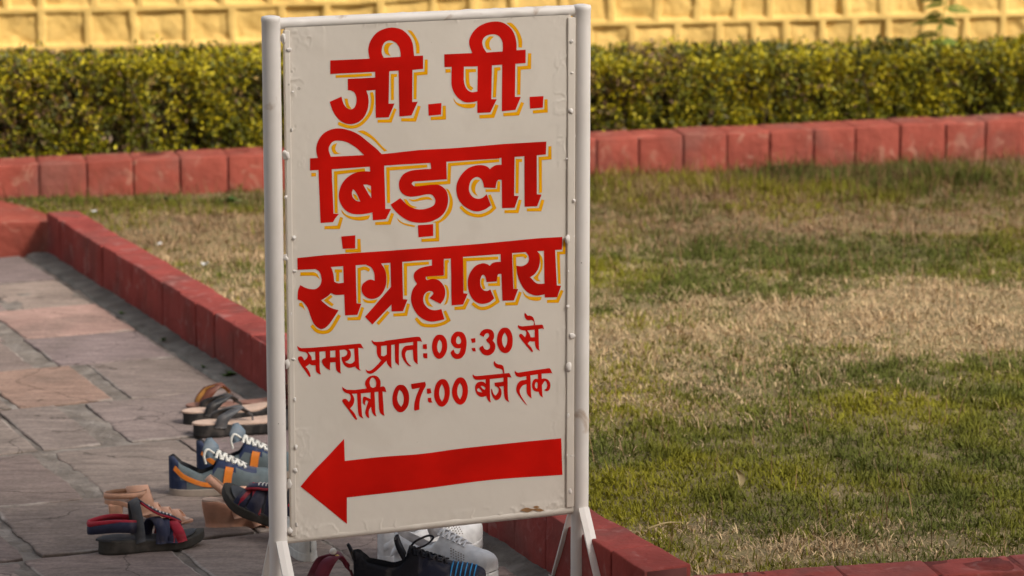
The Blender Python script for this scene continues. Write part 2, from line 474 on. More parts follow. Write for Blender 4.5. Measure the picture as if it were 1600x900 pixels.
# red painted end block of the bed at the left
me_pts = [(-3.2, 11.62), (-1.70, 11.635), (-1.655, 11.60), (-1.66, 11.75), (-1.78, 11.95), (-1.92, 12.13), (-2.05, 12.125), (-3.2, 11.90)]
mb = MB(); n = len(me_pts)
top = .118
lay = [(-.1, 0), (top - .014, 0), (top - .003, .004), (top, .014)]
cc = np.array(me_pts).mean(0)
for z, ins in lay:
    for p in me_pts:
        p = np.array(p); q = p + (cc - p) / np.linalg.norm(cc - p) * ins
        mb.v.append((q[0], q[1], z))
for r in range(3):
    for k in range(n):
        mb.f.append((r * n + k, r * n + (k + 1) % n, (r + 1) * n + (k + 1) % n, (r + 1) * n + k)); mb.m.append(0)
mb.f.append(tuple(3 * n + k for k in range(n))); mb.m.append(0)
tag(mb.build('kerb', [M['kerb'], M['joint']]), kind='structure')

# lawn soil
def lawn_inside(x, y):
    """inside the bed: right of the path kerb, behind the front kerb, in front of the back kerb"""
    q = np.stack([x, y], -1) - K0
    v = q @ DV
    fr = (np.stack([x, y], -1) - FB) @ fn
    return (v < -kw + .005 + np.clip(y - 11.60, 0, 1) * .32) & (fr > -.005) & (y < 12.15 + .2 * (x + 1.95) + .01)
def lawn_z(x, y):
    p = np.stack([x, y], -1)
    return LAWN + .022 * (noise(p, 2.2, 21, 3) - .5) + .012 * (noise(p, 9, 22, 2) - .5) + .02 * sstep(.6, 2.2, x) * sstep(11.5, 12.8, y)
gx, gy = np.meshgrid(np.linspace(-2.3, 3.6, 300), np.linspace(6.9, 13.4, 280))
# shear the sheet so its left edge follows the path kerb
sx = gx * 0
left = K0[0] + (gy - K0[1]) / DU[1] * DU[0] + kw * 1.08 - .03
left = left - np.clip(gy - 11.62, 0, 2) * 1.2
xx = left + (gx + 2.3) / 5.9 * (3.6 - left)
frontline = FB[1] + (xx - FB[0]) * fd[1] / fd[0] - .03
yy = np.maximum(gy, frontline)
yy = np.minimum(yy, 12.15 + .2 * (xx + 1.95) + .05)
tag(grid_mesh('lawn', xx, yy, lawn_z(xx, yy), M['soil']), kind='structure')

# grass: uncountable blades; how dry the turf is varies over the lawn
def dryness(x, y):
    p = np.stack([x, y], -1)
    n = noise(p * np.array([.55, 1.0]), 2.3, 31, 5)
    n2 = noise(p * np.array([.7, 1.0]), 8.0, 33, 3)
    n3 = noise(p, 20.0, 35, 2)
    d = .30 + 2.4 * (n - .5) + 1.6 * (n2 - .5) + .9 * (n3 - .5)
    d += .90 * np.exp(-((y - 9.78 - .05 * x) / .50) ** 2) * sstep(-.4, .2, x)      # straw band across the middle
    d += .85 * np.exp(-((x - .95) / .38) ** 2 - ((y - 7.36) / .17) ** 2)            # bare patch near the front kerb
    d -= .40 * np.exp(-((y - 10.85) / .4) ** 2) * sstep(-.2, .4, x)
    d -= .45 * np.exp(-((y - 8.2) / .6) ** 2)
    d += .30 * sstep(-.4, -.9, x) * sstep(12.1, 11.6, y)
    d += .26 * sstep(10.9, 11.6, y) * sstep(-.4, .3, x)
    return np.clip(d, 0, 1)
def make_grass(n, seed, lo, hi, wid, lean, name, tall=False):
    rg = np.random.default_rng(seed)
    k_ = 16 if tall else 5
    x = rg.uniform(-2.3, 3.0, n * k_); y = rg.uniform(6.95, 13.1, n * k_)
    ok = lawn_inside(x, y) & (x > -.2 - y * .172) & (x < .5 + y * .185)
    clump = noise(np.stack([x, y], -1), 22, 41, 2)
    d = dryness(x, y)
    keep = rg.uniform(0, 1, len(x)) < np.clip(.45 + 1.6 * (clump - .4), .08, 1) * (1 - .35 * d)
    if tall:
        near_back = 12.15 + .2 * (x + 1.95) - y
        keep = rg.uniform(0, 1, len(x)) < (np.exp(-near_back / .65) * (.22 + .78 * sstep(.1, .6, x)) + .02)
    ok &= keep
    x, y, d = x[ok][:n], y[ok][:n], d[ok][:n]
    m = len(x)
    z = lawn_z(x, y)
    back = sstep(1.0, .1, 12.15 + .2 * (x + 1.95) - y)
    ln = rg.uniform(lo, hi, m) * (.75 + .5 * rg.uniform(0, 1, m)) * (1 + .9 * (not tall) * sstep(.58, .75, noise(np.stack([x, y], -1), 7, 43, 2))) * (1 + 1.1 * back * sstep(-.3, .5, x) * (not tall))
    dry = rg.uniform(0, 1, m) < (np.maximum(d, .86) if tall else d)
    az = rg.uniform(0, 2 * np.pi, m)
    ang = np.abs(rg.normal(lean, .40, m)) + .7 * dry * rg.uniform(0, 1, m) * (not tall)
    ang = np.clip(ang, 0, 1.45)
    dirh = np.stack([np.cos(az), np.sin(az)], 1)
    base = np.stack([x, y, z - .003], 1)
    a2 = np.clip(ang * 1.5 + .15, 0, 1.6)
    mid = base + np.concatenate([dirh * (np.sin(ang) * ln * .55)[:, None], (np.cos(ang) * ln * .55)[:, None]], 1)
    tip = mid + np.concatenate([dirh * (np.sin(a2) * ln * .5)[:, None], (np.cos(a2) * ln * .5)[:, None]], 1)
    tw = az + rg.normal(np.pi / 2, .5, m)
    side = np.stack([np.cos(tw), np.sin(tw), np.zeros(m)], 1) * (wid * rg.uniform(.6, 1.3, m) / 2)[:, None]
    V = np.stack([base - side, base + side, mid - side * .85, mid + side * .85, tip], 1)
    green = np.array([.27, .245, .024]); green2 = np.array([.125, .138, .030]); straw = np.array([.66, .49, .28]); brown = np.array([.38, .25, .14])
    t = rg.uniform(0, 1, (m, 1)); t2 = sstep(.32, .68, noise(np.stack([x, y], -1), 2.6, 55, 3))[:, None]
    gcol = green * t2 + green2 * (1 - t2)
    dcol = straw * t + brown * (1 - t)
    far = sstep(10.6, 11.4, y)[:, None]                    # browner thatch towards the back kerb
    dcol = dcol * (1 - far) + (brown * 1.0 * (.6 + .5 * t)) * far
    gcol = gcol * (1 - .22 * far)
    if tall: dcol = dcol * np.array([.62, .50, .48])
    col = np.where(dry[:, None], dcol, gcol) * rg.uniform(.75, 1.25, (m, 1))
    return poly_batch(name, V, 5, [(0, 1, 3), (0, 3, 2), (2, 3, 4)], col, M['grass'])
tag(make_grass(430000, 1, .012, .030, .0034, .75, 'grass'), 'short patchy lawn grass, part green and part straw dry, inside the red kerbs', 'grass', kind='stuff')
tag(make_grass(10500, 2, .03, .12, .0018, .38, 'grass', True), 'tall thin dry grass stalks standing along the foot of the back kerb', 'grass', kind='stuff')

# yellow stone wall behind the hedge: raised mortar bands round rough stones
wt = empty('stone_wall', 'yellow painted wall of rough squared stones with raised mortar bands behind the hedge', 'wall', (0, 13.5, 0), math.atan(.2))
nx, nz = 1300, 225
wx, wz = np.meshgrid(np.linspace(-4.2, 4.2, nx), np.linspace(.02, 1.5, nz))
zoff = .566 + .044 * sstep(-1.0, .35, wx) + .004 * (noise(np.stack([wx, wz * 0], -1), 3, 3, 2) - .5)
rowf = (wz - zoff) / .153
ri = np.floor(rowf).astype(int)
fz = (rowf - ri) * .153
dv = np.full(wx.shape, 9.0); sid = np.zeros(wx.shape, int)
for r in np.unique(ri):
    rg = np.random.default_rng(100 + int(r)); jx = -4.5 + rg.uniform(0, .15); js = []
    while jx < 4.6:
        js.append(jx); jx += rg.uniform(.135, .225)
    js = np.array(js); mk = ri == r
    xr = wx[mk] + .014 * (noise(np.stack([wx[mk], wz[mk]], -1), 8, 5, 2) - .5)
    k = np.searchsorted(js, xr)
    dv[mk] = np.minimum(np.abs(xr - js[np.clip(k - 1, 0, len(js) - 1)]), np.abs(xr - js[np.clip(k, 0, len(js) - 1)]))
    sid[mk] = k + int(r) * 131
dh = np.minimum(fz, .153 - fz) + .006 * (noise(np.stack([wx, wz], -1), 9, 8, 2) - .5)
inside = np.minimum(sstep(.0135, .0185, dv), sstep(.0115, .0165, dh))
pw = np.stack([wx, wz], -1)
rough = noise(pw + sid[..., None] * 3.17, 13, 61, 3) - .5
ta, tb = hash3(sid, sid * 0 + 3, sid * 0) - .5, hash3(sid, sid * 0 + 9, sid * 0) - .5
facet = np.abs(noise(pw + sid[..., None] * 1.3, 9, 63, 1) - .5)
depth = inside * (.020 + .028 * rough - .036 * facet + .05 * ta * dv + .06 * tb * (fz - .07)) + .002 * noise(pw, 30, 65, 2)
grid_mesh('wall', wx, depth, wz, M['wall'], wt)
mb = MB(); v, f = rbox(4.2, .12, .85, .004); mb.add(v + np.array([0, .16, .70]), f); mb.build('wall_core', M['wall'], wt)

# unseen block added behind the viewer, sized to lay shade over the sign, the shoes and the front of the lawn
bt = empty('shade_building', 'tall pale unseen block behind the viewer, added to shade the sign and path', 'shade_building', (0, -3, 0))
M['pale'] = mat('pale_stone', (.55, .50, .44), .8, .08, 1)
BH = 15.7
mb = MB(); v, f = rbox(16, 3, BH / 2, .05); mb.add(v + np.array([0, -3.05, BH / 2]), f); mb.build('wall', M['pale'], bt)
mb = MB(); v, f = rbox(16.3, 3.3, .25, .04); mb.add(v + np.array([0, -3.05, BH + .26]), f); mb.build('cornice', M['pale'], bt)
for x in np.arange(-13, 14, 3.2):
    for z in (1.5, 5.2, 8.9, 12.4):
        mb = MB(); v, f = rbox(.55, .05, .9, .02); mb.add(v + np.array([x, -.02, z + .9]), f); mb.build('window_frame', M['pale'], bt)
# ------------------------------------------------------------------ hedge
ht = empty('hedge', 'long clipped low hedge of small yellow green leaves between the red kerb and yellow wall', 'hedge', (0, 12.86, .1), math.atan(.2))
def hedge_top(x): return .47 - .045 * sstep(-2.0, 1.0, x)
def hedge_leaves(n, seed):
    rg = np.random.default_rng(seed)
    # shoots: clusters of leaves near the clipped faces and deeper inside
    ns = n // 9
    x = rg.uniform(-3.4, 3.7, ns)
    face = rg.uniform(0, 1, ns)
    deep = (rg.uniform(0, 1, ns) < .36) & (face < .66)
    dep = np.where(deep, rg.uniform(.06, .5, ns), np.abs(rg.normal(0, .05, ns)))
    y = np.where(face < .66, -.02 + dep, rg.uniform(-.02, .52, ns))
    top = hedge_top(x) + .030 * (noise(np.stack([x, y], -1), 6, 5, 3) - .5) * 2 + (rg.uniform(0, 1, ns) < .02) * rg.uniform(0, .05, ns)
    z = np.where(face < .66, rg.uniform(.10, 1, ns) * top, top - np.abs(rg.normal(0, .03, ns)))
    z = np.maximum(z, .08)
    y = y + .04 * (noise(np.stack([x, z], -1), 7, 6, 2) - .5) * (face < .66)
    hole = noise(np.stack([x, y * 2, z], -1), 11, 12, 2)
    keep = (hole > .43) | (rg.uniform(0, 1, ns) < .15) | deep
    x, y, z, top, hole, deep = x[keep], y[keep], z[keep], top[keep], hole[keep], deep[keep]
    ns = len(x); k = 9
    c = np.repeat(np.stack([x, y, z], 1), k, 0)
    ax = rg.normal(0, 1, (ns * k, 3)); ax[:, 1] -= .5; ax[:, 2] += .45
    ax /= np.linalg.norm(ax, axis=1)[:, None]
    c = c + ax * rg.uniform(.002, .022, (ns * k, 1))
    ln = rg.uniform(.012, .024, ns * k)[:, None] * np.repeat(np.where(deep, 1.7, 1.0), k)[:, None]
    up = rg.normal(0, 1, (ns * k, 3)); up[:, 2] += .8; up[:, 1] -= .3
    sd = np.cross(ax, up); sd /= np.linalg.norm(sd, axis=1)[:, None] + 1e-9
    nr = np.cross(sd, ax)
    w = ln * rg.uniform(.38, .55, (ns * k, 1)) / 2
    V = np.stack([c, c + ax * ln * .45 - sd * w + nr * w * .35, c + ax * ln * .45 + sd * w + nr * w * .35, c + ax * ln * .85 - sd * w * .5 + nr * w * .1, c + ax * ln * .85 + sd * w * .5 + nr * w * .1, c + ax * ln], 1)
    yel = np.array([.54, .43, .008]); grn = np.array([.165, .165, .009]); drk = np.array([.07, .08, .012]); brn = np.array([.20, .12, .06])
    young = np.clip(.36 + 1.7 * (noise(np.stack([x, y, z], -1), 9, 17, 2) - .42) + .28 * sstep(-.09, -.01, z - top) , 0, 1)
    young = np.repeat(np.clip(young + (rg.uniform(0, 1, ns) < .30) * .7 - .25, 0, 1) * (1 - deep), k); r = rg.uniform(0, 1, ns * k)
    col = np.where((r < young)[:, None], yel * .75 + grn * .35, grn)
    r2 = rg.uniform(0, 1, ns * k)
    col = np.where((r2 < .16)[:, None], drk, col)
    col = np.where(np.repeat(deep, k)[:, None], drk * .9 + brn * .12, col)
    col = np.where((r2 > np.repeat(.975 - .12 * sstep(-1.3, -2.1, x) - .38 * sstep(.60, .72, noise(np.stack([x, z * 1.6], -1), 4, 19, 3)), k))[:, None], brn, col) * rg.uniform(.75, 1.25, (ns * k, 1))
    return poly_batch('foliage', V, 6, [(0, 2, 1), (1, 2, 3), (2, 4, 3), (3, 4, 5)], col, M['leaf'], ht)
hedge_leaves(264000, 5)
mb = MB(); rg = np.random.default_rng(9)
for i in range(700):
    x, y = rg.uniform(-3.4, 3.7), rg.uniform(.02, .5)
    t = hedge_top(x) - .02
    p = np.array([x, y, 0.03]); q = p + np.array([rg.normal(0, .05), rg.normal(-.02, .05), t * rg.uniform(.6, 1)])
    mid = (p + q) / 2 + rg.normal(0, .02, 3)
    v, f = tube(catmull([p, mid, q], 3), np.linspace(.0045, .0015, 7), 4, False); mb.add(v, f)
    for _ in range(2):
        a = p + (q - p) * rg.uniform(.3, .9); b = a + rg.normal(0, .06, 3) + np.array([0, -.02, .03])
        v, f = tube([a, b], [.002, .001], 3, False); mb.add(v, f)
mb.build('stem', M['twig'], ht)

# feathery seedling growing up through the hedge
p0 = np.array([1.78, 13.42, .12])
sd = empty('seedling', 'feathery leaved green seedling sprouting above the clipped hedge in front of the yellow wall', 'plant', p0)
M['fern'] = mat('seedling_leaf', (.16, .22, .03), .6, .2, 40)
stem = catmull([(0, 0, 0), (.01, -.01, .25), (-.012, -.02, .47), (.005, -.02, .62), (-.02, -.02, .74)], 6)
v, f = tube(stem, np.linspace(.004, .0012, len(stem)), 6); MB().add(v, f).build('stem', M['fern'], sd)
for (z, a, ln) in ((.40, 2.6, .06), (.43, .1, .07), (.47, 3.0, .10), (.50, -2.0, .06), (.535, 3.3, .12), (.575, .2, .11), (.62, 2.9, .10), (.66, .3, .12), (.70, 2.6, .12), (.735, .9, .08), (.45, 4.0, .08), (.52, 5.4, .08), (.60, 3.7, .10), (.68, 5.7, .10), (.56, 2.4, .09)):
    k = np.argmin(np.abs(stem[:, 2] - z)); s = stem[k]
    mb = MB(); dh = np.array([math.cos(a), math.sin(a) * .6, 0]); pr = np.array([-dh[1] * .4, dh[0] * .4 - .2, .85])
    ra = [s + dh * ln * t + np.array([0, 0, .022 * t - .035 * t * t]) for t in np.linspace(0, 1, 16)]
    v, f = tube(ra, .0008, 4); mb.add(v, f)
    for i in range(2, 16):
        for q in (-1, 1):
            c = ra[i]; e = c + pr * q * .021 * math.sin(min(1, i / 14) * 2.5 + .35) + dh * .006 + np.array([0, 0, -.004])
            w = dh * .0062
            mb.add([c, (c + e) / 2 - w, e, (c + e) / 2 + w], [(0, 1, 2, 3)])
    mb.build('leaf', M['fern'], sd)

# small weeds at the foot of the back kerb, bits lying on the grass
M['weed'] = mat('weed_leaf', (.10, .17, .04), .6, .25, 60)
def weed(px, py, size, n, label, seed, z_=LAWN, grp='weeds at the foot of the back kerb'):
    p = at(px, py, z_); rg = np.random.default_rng(seed)
    t = empty('weed', label, 'plant', p, 0, grp)
    for i in range(n):
        a = i * 2.4 + rg.uniform(-.3, .3); r = size * rg.uniform(.6, 1.1); el = rg.uniform(.4, 1.2)
        d = np.array([math.cos(a) * math.cos(el), math.sin(a) * math.cos(el) * .7, math.sin(el)])
        s = np.cross(d, (0, 0, 1)); s /= np.linalg.norm(s); u = np.cross(s, d)
        mb = MB(); L = []
        for k in np.linspace(0, 1, 7):
            c = d * r * k + np.array([0, 0, -.3 * r * k * k]); w = .27 * r * math.sin(math.pi * min(.97, .08 + k * .92)) ** .8
            L.append((c - s * w + u * w * .3, c, c + s * w + u * w * .3))
        v = [q for row in L for q in row]; f = []
        for k in range(6):
            for j in range(2): f.append((k * 3 + j, k * 3 + j + 1, k * 3 + j + 4, k * 3 + j + 3))
        mb.add(v, f).build('leaf', M['weed'], t, True)
weed(360, 318, .05, 16, 'larger bushy green weed at the foot of the back kerb near the left sign post', 1)
weed(262, 314, .035, 8, 'small green weed at the foot of the back kerb, left of a larger bushy one', 2)
weed(66, 318, .035, 9, 'small low weed at the foot of the back kerb beside its red painted end', 3)
for (a_, b_, sz_, n_, lb_, sd_) in ((358, 588, .030, 22, 'mossy green tuft in the cement strip nearest the sign, above the brown slippers', 5), (318, 575, .016, 12, 'small green tuft in the cement strip, left of a larger mossy one', 6), (256, 532, .018, 12, 'small green tuft halfway along the cement strip beside the path kerb', 7), (190, 491, .018, 10, 'small green tuft on the cement strip at the edge of the pink slab', 8)):
    weed(a_, b_, sz_, n_, lb_, sd_, 0.004, 'green tufts in the cement strip along the path kerb')

M['paper'] = mat('white_scrap', (.75, .74, .72), .8, .05)
M['dryleaf'] = mat('dry_leaf', (.40, .31, .16), .8, .2, 60)
M['straw'] = mat('straw', (.50, .38, .18), .8, .15, 60)
def scrap(px, py, s, label, seed, z=LAWN + .02):
    rg = np.random.default_rng(seed); p = at(px, py, z)
    n = 6; V = []
    for i in range(n):
        for j in range(n):
            V.append(((i / (n - 1) - .5) * s * (1 + .2 * rg.uniform()), (j / (n - 1) - .5) * s * .7, .2 * s * math.sin(i * 1.3 + seed) + .12 * s * math.cos(j * 1.7) + rg.normal(0, .02 * s)))
    F = [(i * n + j, (i + 1) * n + j, (i + 1) * n + j + 1, i * n + j + 1) for i in range(n - 1) for j in range(n - 1)]
    o = MB().add(V, F).build('paper_scrap', M['paper'], None, True)
    o.location = tuple(map(float, p)); o.rotation_euler = (.3, .2, rg.uniform(0, 6))
    tag(o, label, 'litter', 'white scraps lying on the lawn')
scrap(321, 412, .022, 'brightest white paper scrap on the left lawn, close to the path kerb', 1)
scrap(249, 381, .016, 'tiny white scrap on the dry left lawn in front of the brown patch', 2)
scrap(147, 330, .016, 'tiny white scrap near the back kerb on the left lawn', 3)
p = at(1155, 752, LAWN + .02)
t = empty('dry_leaf', 'single curled pale dry leaf standing in the green grass right of the sign', 'leaf', p, .4)
L = []
for k in np.linspace(0, 1, 9):
    w = .009 * math.sin(math.pi * min(.98, .05 + k * .93))
    c = np.array([.012 * math.sin(k * 3) - .012 * k, .01 * k, -.016 + .050 * k])
    L += [c + np.array([-w, -.005, 0]), c, c + np.array([w, -.007, 0])]
MB().add(L, [(k * 3 + j, k * 3 + j + 1, k * 3 + j + 4, k * 3 + j + 3) for k in range(8) for j in range(2)]).build('blade', M['dryleaf'], t, True)
v, f = tube([(0, 0, -.03), (0, 0, -.012)], .0012, 5); MB().add(v, f).build('stalk', M['straw'], t)
a, b = at(1012, 826, LAWN + .025), at(1066, 816, LAWN + .035)
v, f = tube(catmull([a - a, (b - a) * .5 + np.array([0, 0, .006]), b - a], 6), np.linspace(.0024, .0012, 13), 6)
o = MB().add(v, f).build('straw_stalk', M['straw']); o.location = tuple(map(float, a))
tag(o, 'long pale dry stalk lying flat on the grass near the right sign post', 'stalk')

# ------------------------------------------------------------------ the sign
M['cream'] = mat('cream_gloss_paint', (.70, .63, .545), .42, .035, 3, .14, 14, spec=.35, dirt=(.55, .48, .40), dscale=5, damt=.22, bdist=.006, speck=.45, dirt2=((.50, .42, .34), 6, .58, .75, .25))
M['post'] = mat('white_post_paint', (.77, .715, .66), .45, .03, 3, .10, 18, spec=.35, dirt=(.62, .56, .49), dscale=5, damt=.4, bdist=.006, speck=.7, dirt2=((.36, .22, .12), 13, .66, .78, .7))
M['red'] = mat('red_sign_paint', (.56, .007, .003), .5, .24, 6, .10, 26, spec=.06, bdist=.004)
M['amber'] = mat('amber_sign_paint', (.80, .36, .003), .5, .08, 9, .05, 20, spec=.06, bdist=.004)
M['rust'] = mat('exposed_rust', (.30, .16, .07), .9, .3, 40)
YAW = R(21.5)
SW = np.array([math.cos(YAW), math.sin(YAW), 0]); SN = np.array([SW[1], -SW[0], 0])   # along the board, out of its face
SP = at(437, 985, 0)
sign = empty('signboard', 'free standing cream metal signboard with red Hindi lettering and a left pointing arrow', 'sign', SP, YAW)
def on_sign(x, y, off=0.0):
    """photo pixel -> (x along the board, z up) on the plane 'off' in front of the board axis"""
    d = ray(x, y); o = SP + SN * off - np.array([0, 0, CAM_H])
    t = (o @ SN) / (d @ SN)
    p = np.array([0, 0, CAM_H]) + d * t - SP
    return float(p @ SW), float(p[2])
PX1 = on_sign(907, 480)[0]                         # centre of the right post
ZT0, ZT1 = on_sign(423, 26)[1], on_sign(907, 8)[1]
FACE = 0.008                                       # board face in front of the post axis (local y = -FACE)
zb = (on_sign(457, 846)[1] + on_sign(893, 803)[1]) / 2
zt = (on_sign(440, 34)[1] + on_sign(893, 14)[1]) / 2
rp = .0205
for x, ztop in ((0.0, ZT0), (PX1, ZT1)):
    zs = np.concatenate([np.linspace(0.0, ztop - .012, 40)])
    n = 28; V, F = [], []; ang = np.linspace(0, 2 * np.pi, n, endpoint=False)
    prof = [(rp, z) for z in zs] + [(rp * 1.03, ztop - .010), (rp * 1.04, ztop - .004), (rp * .97, ztop), (rp * .55, ztop + .002), (0.0005, ztop + .0025)]
    for r_, z in prof:
        for a in ang: V.append((x + r_ * math.cos(a), r_ * math.sin(a), z))
    V = np.array(V); nn = noise(V, 40, 3, 2) - .5
    V[:, :2] += (V[:, :2] - np.array([x, 0])) * (nn * .04)[:, None]
    for i in range(len(prof) - 1):
        for k in range(n): F.append((i * n + k, i * n + (k + 1) % n, (i + 1) * n + (k + 1) % n, (i + 1) * n + k))
    MB().add(V, F).build('post', M['post'], sign, True)
# sheet metal board
x0, x1 = .030, PX1 - .030
nxb, nzb = 300, 420
bx, bz = np.meshgrid(np.linspace(x0, x1, nxb), np.linspace(zb + .01, zt - .012, nzb))
ed = np.minimum(np.minimum(bx - x0, x1 - bx) * 1.3, np.minimum(bz - bz.min(), bz.max() - bz))
near = sstep(.085, .02, ed)
pb = np.stack([bx, bz], -1)
flake = noise(pb, 26, 81, 3); msk = sstep(.44, .56, noise(pb, 8, 83, 2)) * near
fl = (np.exp(-((flake - .5) / .018) ** 2) * .9 + .45 * sstep(.50, .515, flake)) * msk * (.5 + noise(pb, 70, 84, 2))
cor = np.exp(-((bx - x0) ** 2 + (bz - zt) ** 2) / .05 ** 2) + np.exp(-((bx - x1) ** 2 + (bz - zb) ** 2) / .05 ** 2) + np.exp(-((bx - x0) ** 2 + (bz - zb) ** 2) / .05 ** 2) + .6 * np.exp(-((bx - x1) ** 2 + (bz - zt) ** 2) / .04 ** 2)
for rx0, rx1, ry0, ry1 in ((508, 862, 28, 200), (480, 868, 196, 386), (460, 890, 362, 526), (460, 868, 488, 668), (466, 886, 682, 822)):
    (ax_, az_), (cx_, cz_) = on_sign(rx0, ry1), on_sign(rx1, ry0)          # loose paint keeps clear of the lettering
    ins = sstep(-.006, .004, bx - ax_) * sstep(-.006, .004, cx_ - bx) * sstep(-.006, .004, bz - az_) * sstep(-.006, .004, cz_ - bz)
    fl = fl * (1 - ins)
fl = fl + cor * 2.6 * np.clip(noise(pb, 95, 86, 3) - .45, 0, 1) * 2.2
wav = .0022 * (noise(pb, 3.2, 85, 2) - .5) + .0004 * (noise(pb, 60, 87, 2) - .5)
grid_mesh('board', bx, -(FACE + wav + fl * .0015), bz, M['cream'], sign)
mb = MB(); v, f = rbox((x1 - x0) / 2, .003, (zt - zb) / 2 - .01, .001); mb.add(v + np.array([(x0 + x1) / 2, -.001, (zt + zb) / 2]), f); mb.build('back_sheet', M['cream'], sign)
# top and bottom pipes with lumpy paint
def rail(z, r_, name, m_):
    xs = np.linspace(rp * .6, PX1 - rp * .6, 90)
    V, F = tube([(x, .0035, z) for x in xs], r_, 20, False); V = np.array(V)
    nn = noise(V, 26, 91, 3) - .5; bl = sstep(.62, .75, noise(V, 30, 93, 2))
    V[:, 1:] += (V[:, 1:] - np.array([.0035, z])) * (nn * .07 + bl * .12)[:, None]
    MB().add(V, F).build(name, m_, sign, True)
rail(zt - .004, .0125, 'rail', M['post']); rail(zb + .010, .0125, 'rail', M['cream'])
# side strips with weld blobs
for x, s, hw_ in ((.0325, 1, .0065), (PX1 - .0290, -1, .0095)):
    mb = MB(); v, f = rbox(hw_, .006, (zt - zb) / 2 - .018, .002, mid=6)
    v = v + np.array([x, -.0065, (zt + zb) / 2]); v[:, 1] -= .001 * noise(v, 30, 4, 2); mb.add(v, f)
    mb.build('side_strip', M['cream'], sign, True)
    rg = np.random.default_rng(17 + s)
    z = zb + .05
    while z < zt - .03:
        if True:
            mb = MB(); r_ = rg.uniform(.0030, .0075); c = np.array([x + s * rg.uniform(-.008, .012), -.0125 - rg.uniform(0, .002), z + rg.normal(0, .006)])
            a = np.linspace(0, np.pi, 7); b = np.linspace(0, 2 * np.pi, 9, endpoint=False); V = []
            for q in a:
                for w in b: V.append(c + r_ * np.array([math.sin(q) * math.cos(w), math.sin(q) * math.sin(w) * .55, math.cos(q) * (1.1 + .5 * math.sin(z * 60))]))
            V = np.array(V); V += np.stack([noise(V, 160, q_, 2) - .5 for q_ in (5, 6, 7)], 1) * .006
            mb.add(V, [(i * 9 + k, i * 9 + (k + 1) % 9, (i + 1) * 9 + (k + 1) % 9, (i + 1) * 9 + k) for i in range(6) for k in range(9)])
            mb.build('weld_bead', M['post'], sign, True)
        z += rg.uniform(.06, .11)
# tack welds joining the posts to the board edge
rg = np.random.default_rng(41)
for x, s in ((0.0245, 1), (PX1 - .0245, -1)):
    for z in (zt - .035, zt - .29, zt - .52, zt - .76, zb + .14, zb + .03):
        a = np.linspace(0, np.pi, 9); b = np.linspace(0, 2 * np.pi, 12, endpoint=False)
        hz_ = rg.uniform(.006, .012) * (1 if s > 0 else .6)
        V = np.array([np.array([x, -.009 if s > 0 else -.006, z]) + np.array([.0065 * math.sin(q) * math.cos(w), .0060 * math.sin(q) * math.sin(w), hz_ * math.cos(q)]) for q in a for w in b])
        V += np.stack([noise(V, 130, q_, 3) - .5 for q_ in (5, 6, 7)], 1) * .009
        MB().add(V, [(i * 12 + k, i * 12 + (k + 1) % 12, (i + 1) * 12 + (k + 1) % 12, (i + 1) * 12 + k) for i in range(8) for k in range(12)]).build('weld_bead', M['post'], sign, True)
# braces: flat bars front and back of each post
for x in (0.0, PX1):
    za = on_sign(437, 842)[1] if x == 0 else on_sign(905, 790)[1]
    for s, reach in ((-1, .165), (1, .14)):
        a = np.array([x, s * rp * 1.12, za]); b = np.array([x, s * reach, 0.012])
        V, F = ribbon([a, a + (b - a) * .33, a + (b - a) * .66, b], (1, 0, 0), .027, .005, 3, True)
        MB().add(V, F).build('brace', M['post'], sign)
    v, f = rbox(.017, .19, .006, .002); MB().add(v + np.array([x, 0, .006]), f).build('foot', M['cream'], sign)

# lettering, traced glyph by glyph and mapped onto the board
def poly(view, s, k=6):
    """'~x,y' is a smooth point, 'x,y' a corner; closed outline in view pixels -> photo pixels"""
    pts = []
    for w in s.split():
        sm = w[0] == '~'; a, b = w.lstrip('~').split(','); pts.append((float(a), float(b), sm))
    n = len(pts); out = []
    for i in range(n):
        p1, p2 = pts[i], pts[(i + 1) % n]
        q1, q2 = np.array(p1[:2]), np.array(p2[:2])
        if not (p1[2] or p2[2]): out.append(q1); continue
        q0 = np.array(pts[i - 1][:2]) if p1[2] else 2 * q1 - q2
        q3 = np.array(pts[(i + 2) % n][:2]) if p2[2] else 2 * q2 - q1
        for j in range(k):
            t = j / k
            out.append(.5 * (2 * q1 + (q2 - q0) * t + (2 * q0 - 5 * q1 + 4 * q2 - q3) * t * t + (-q0 + 3 * q1 - 3 * q2 + q3) * t ** 3))
    x0_, y0_, sc = view
    return np.array(out) / sc + np.array([x0_, y0_])
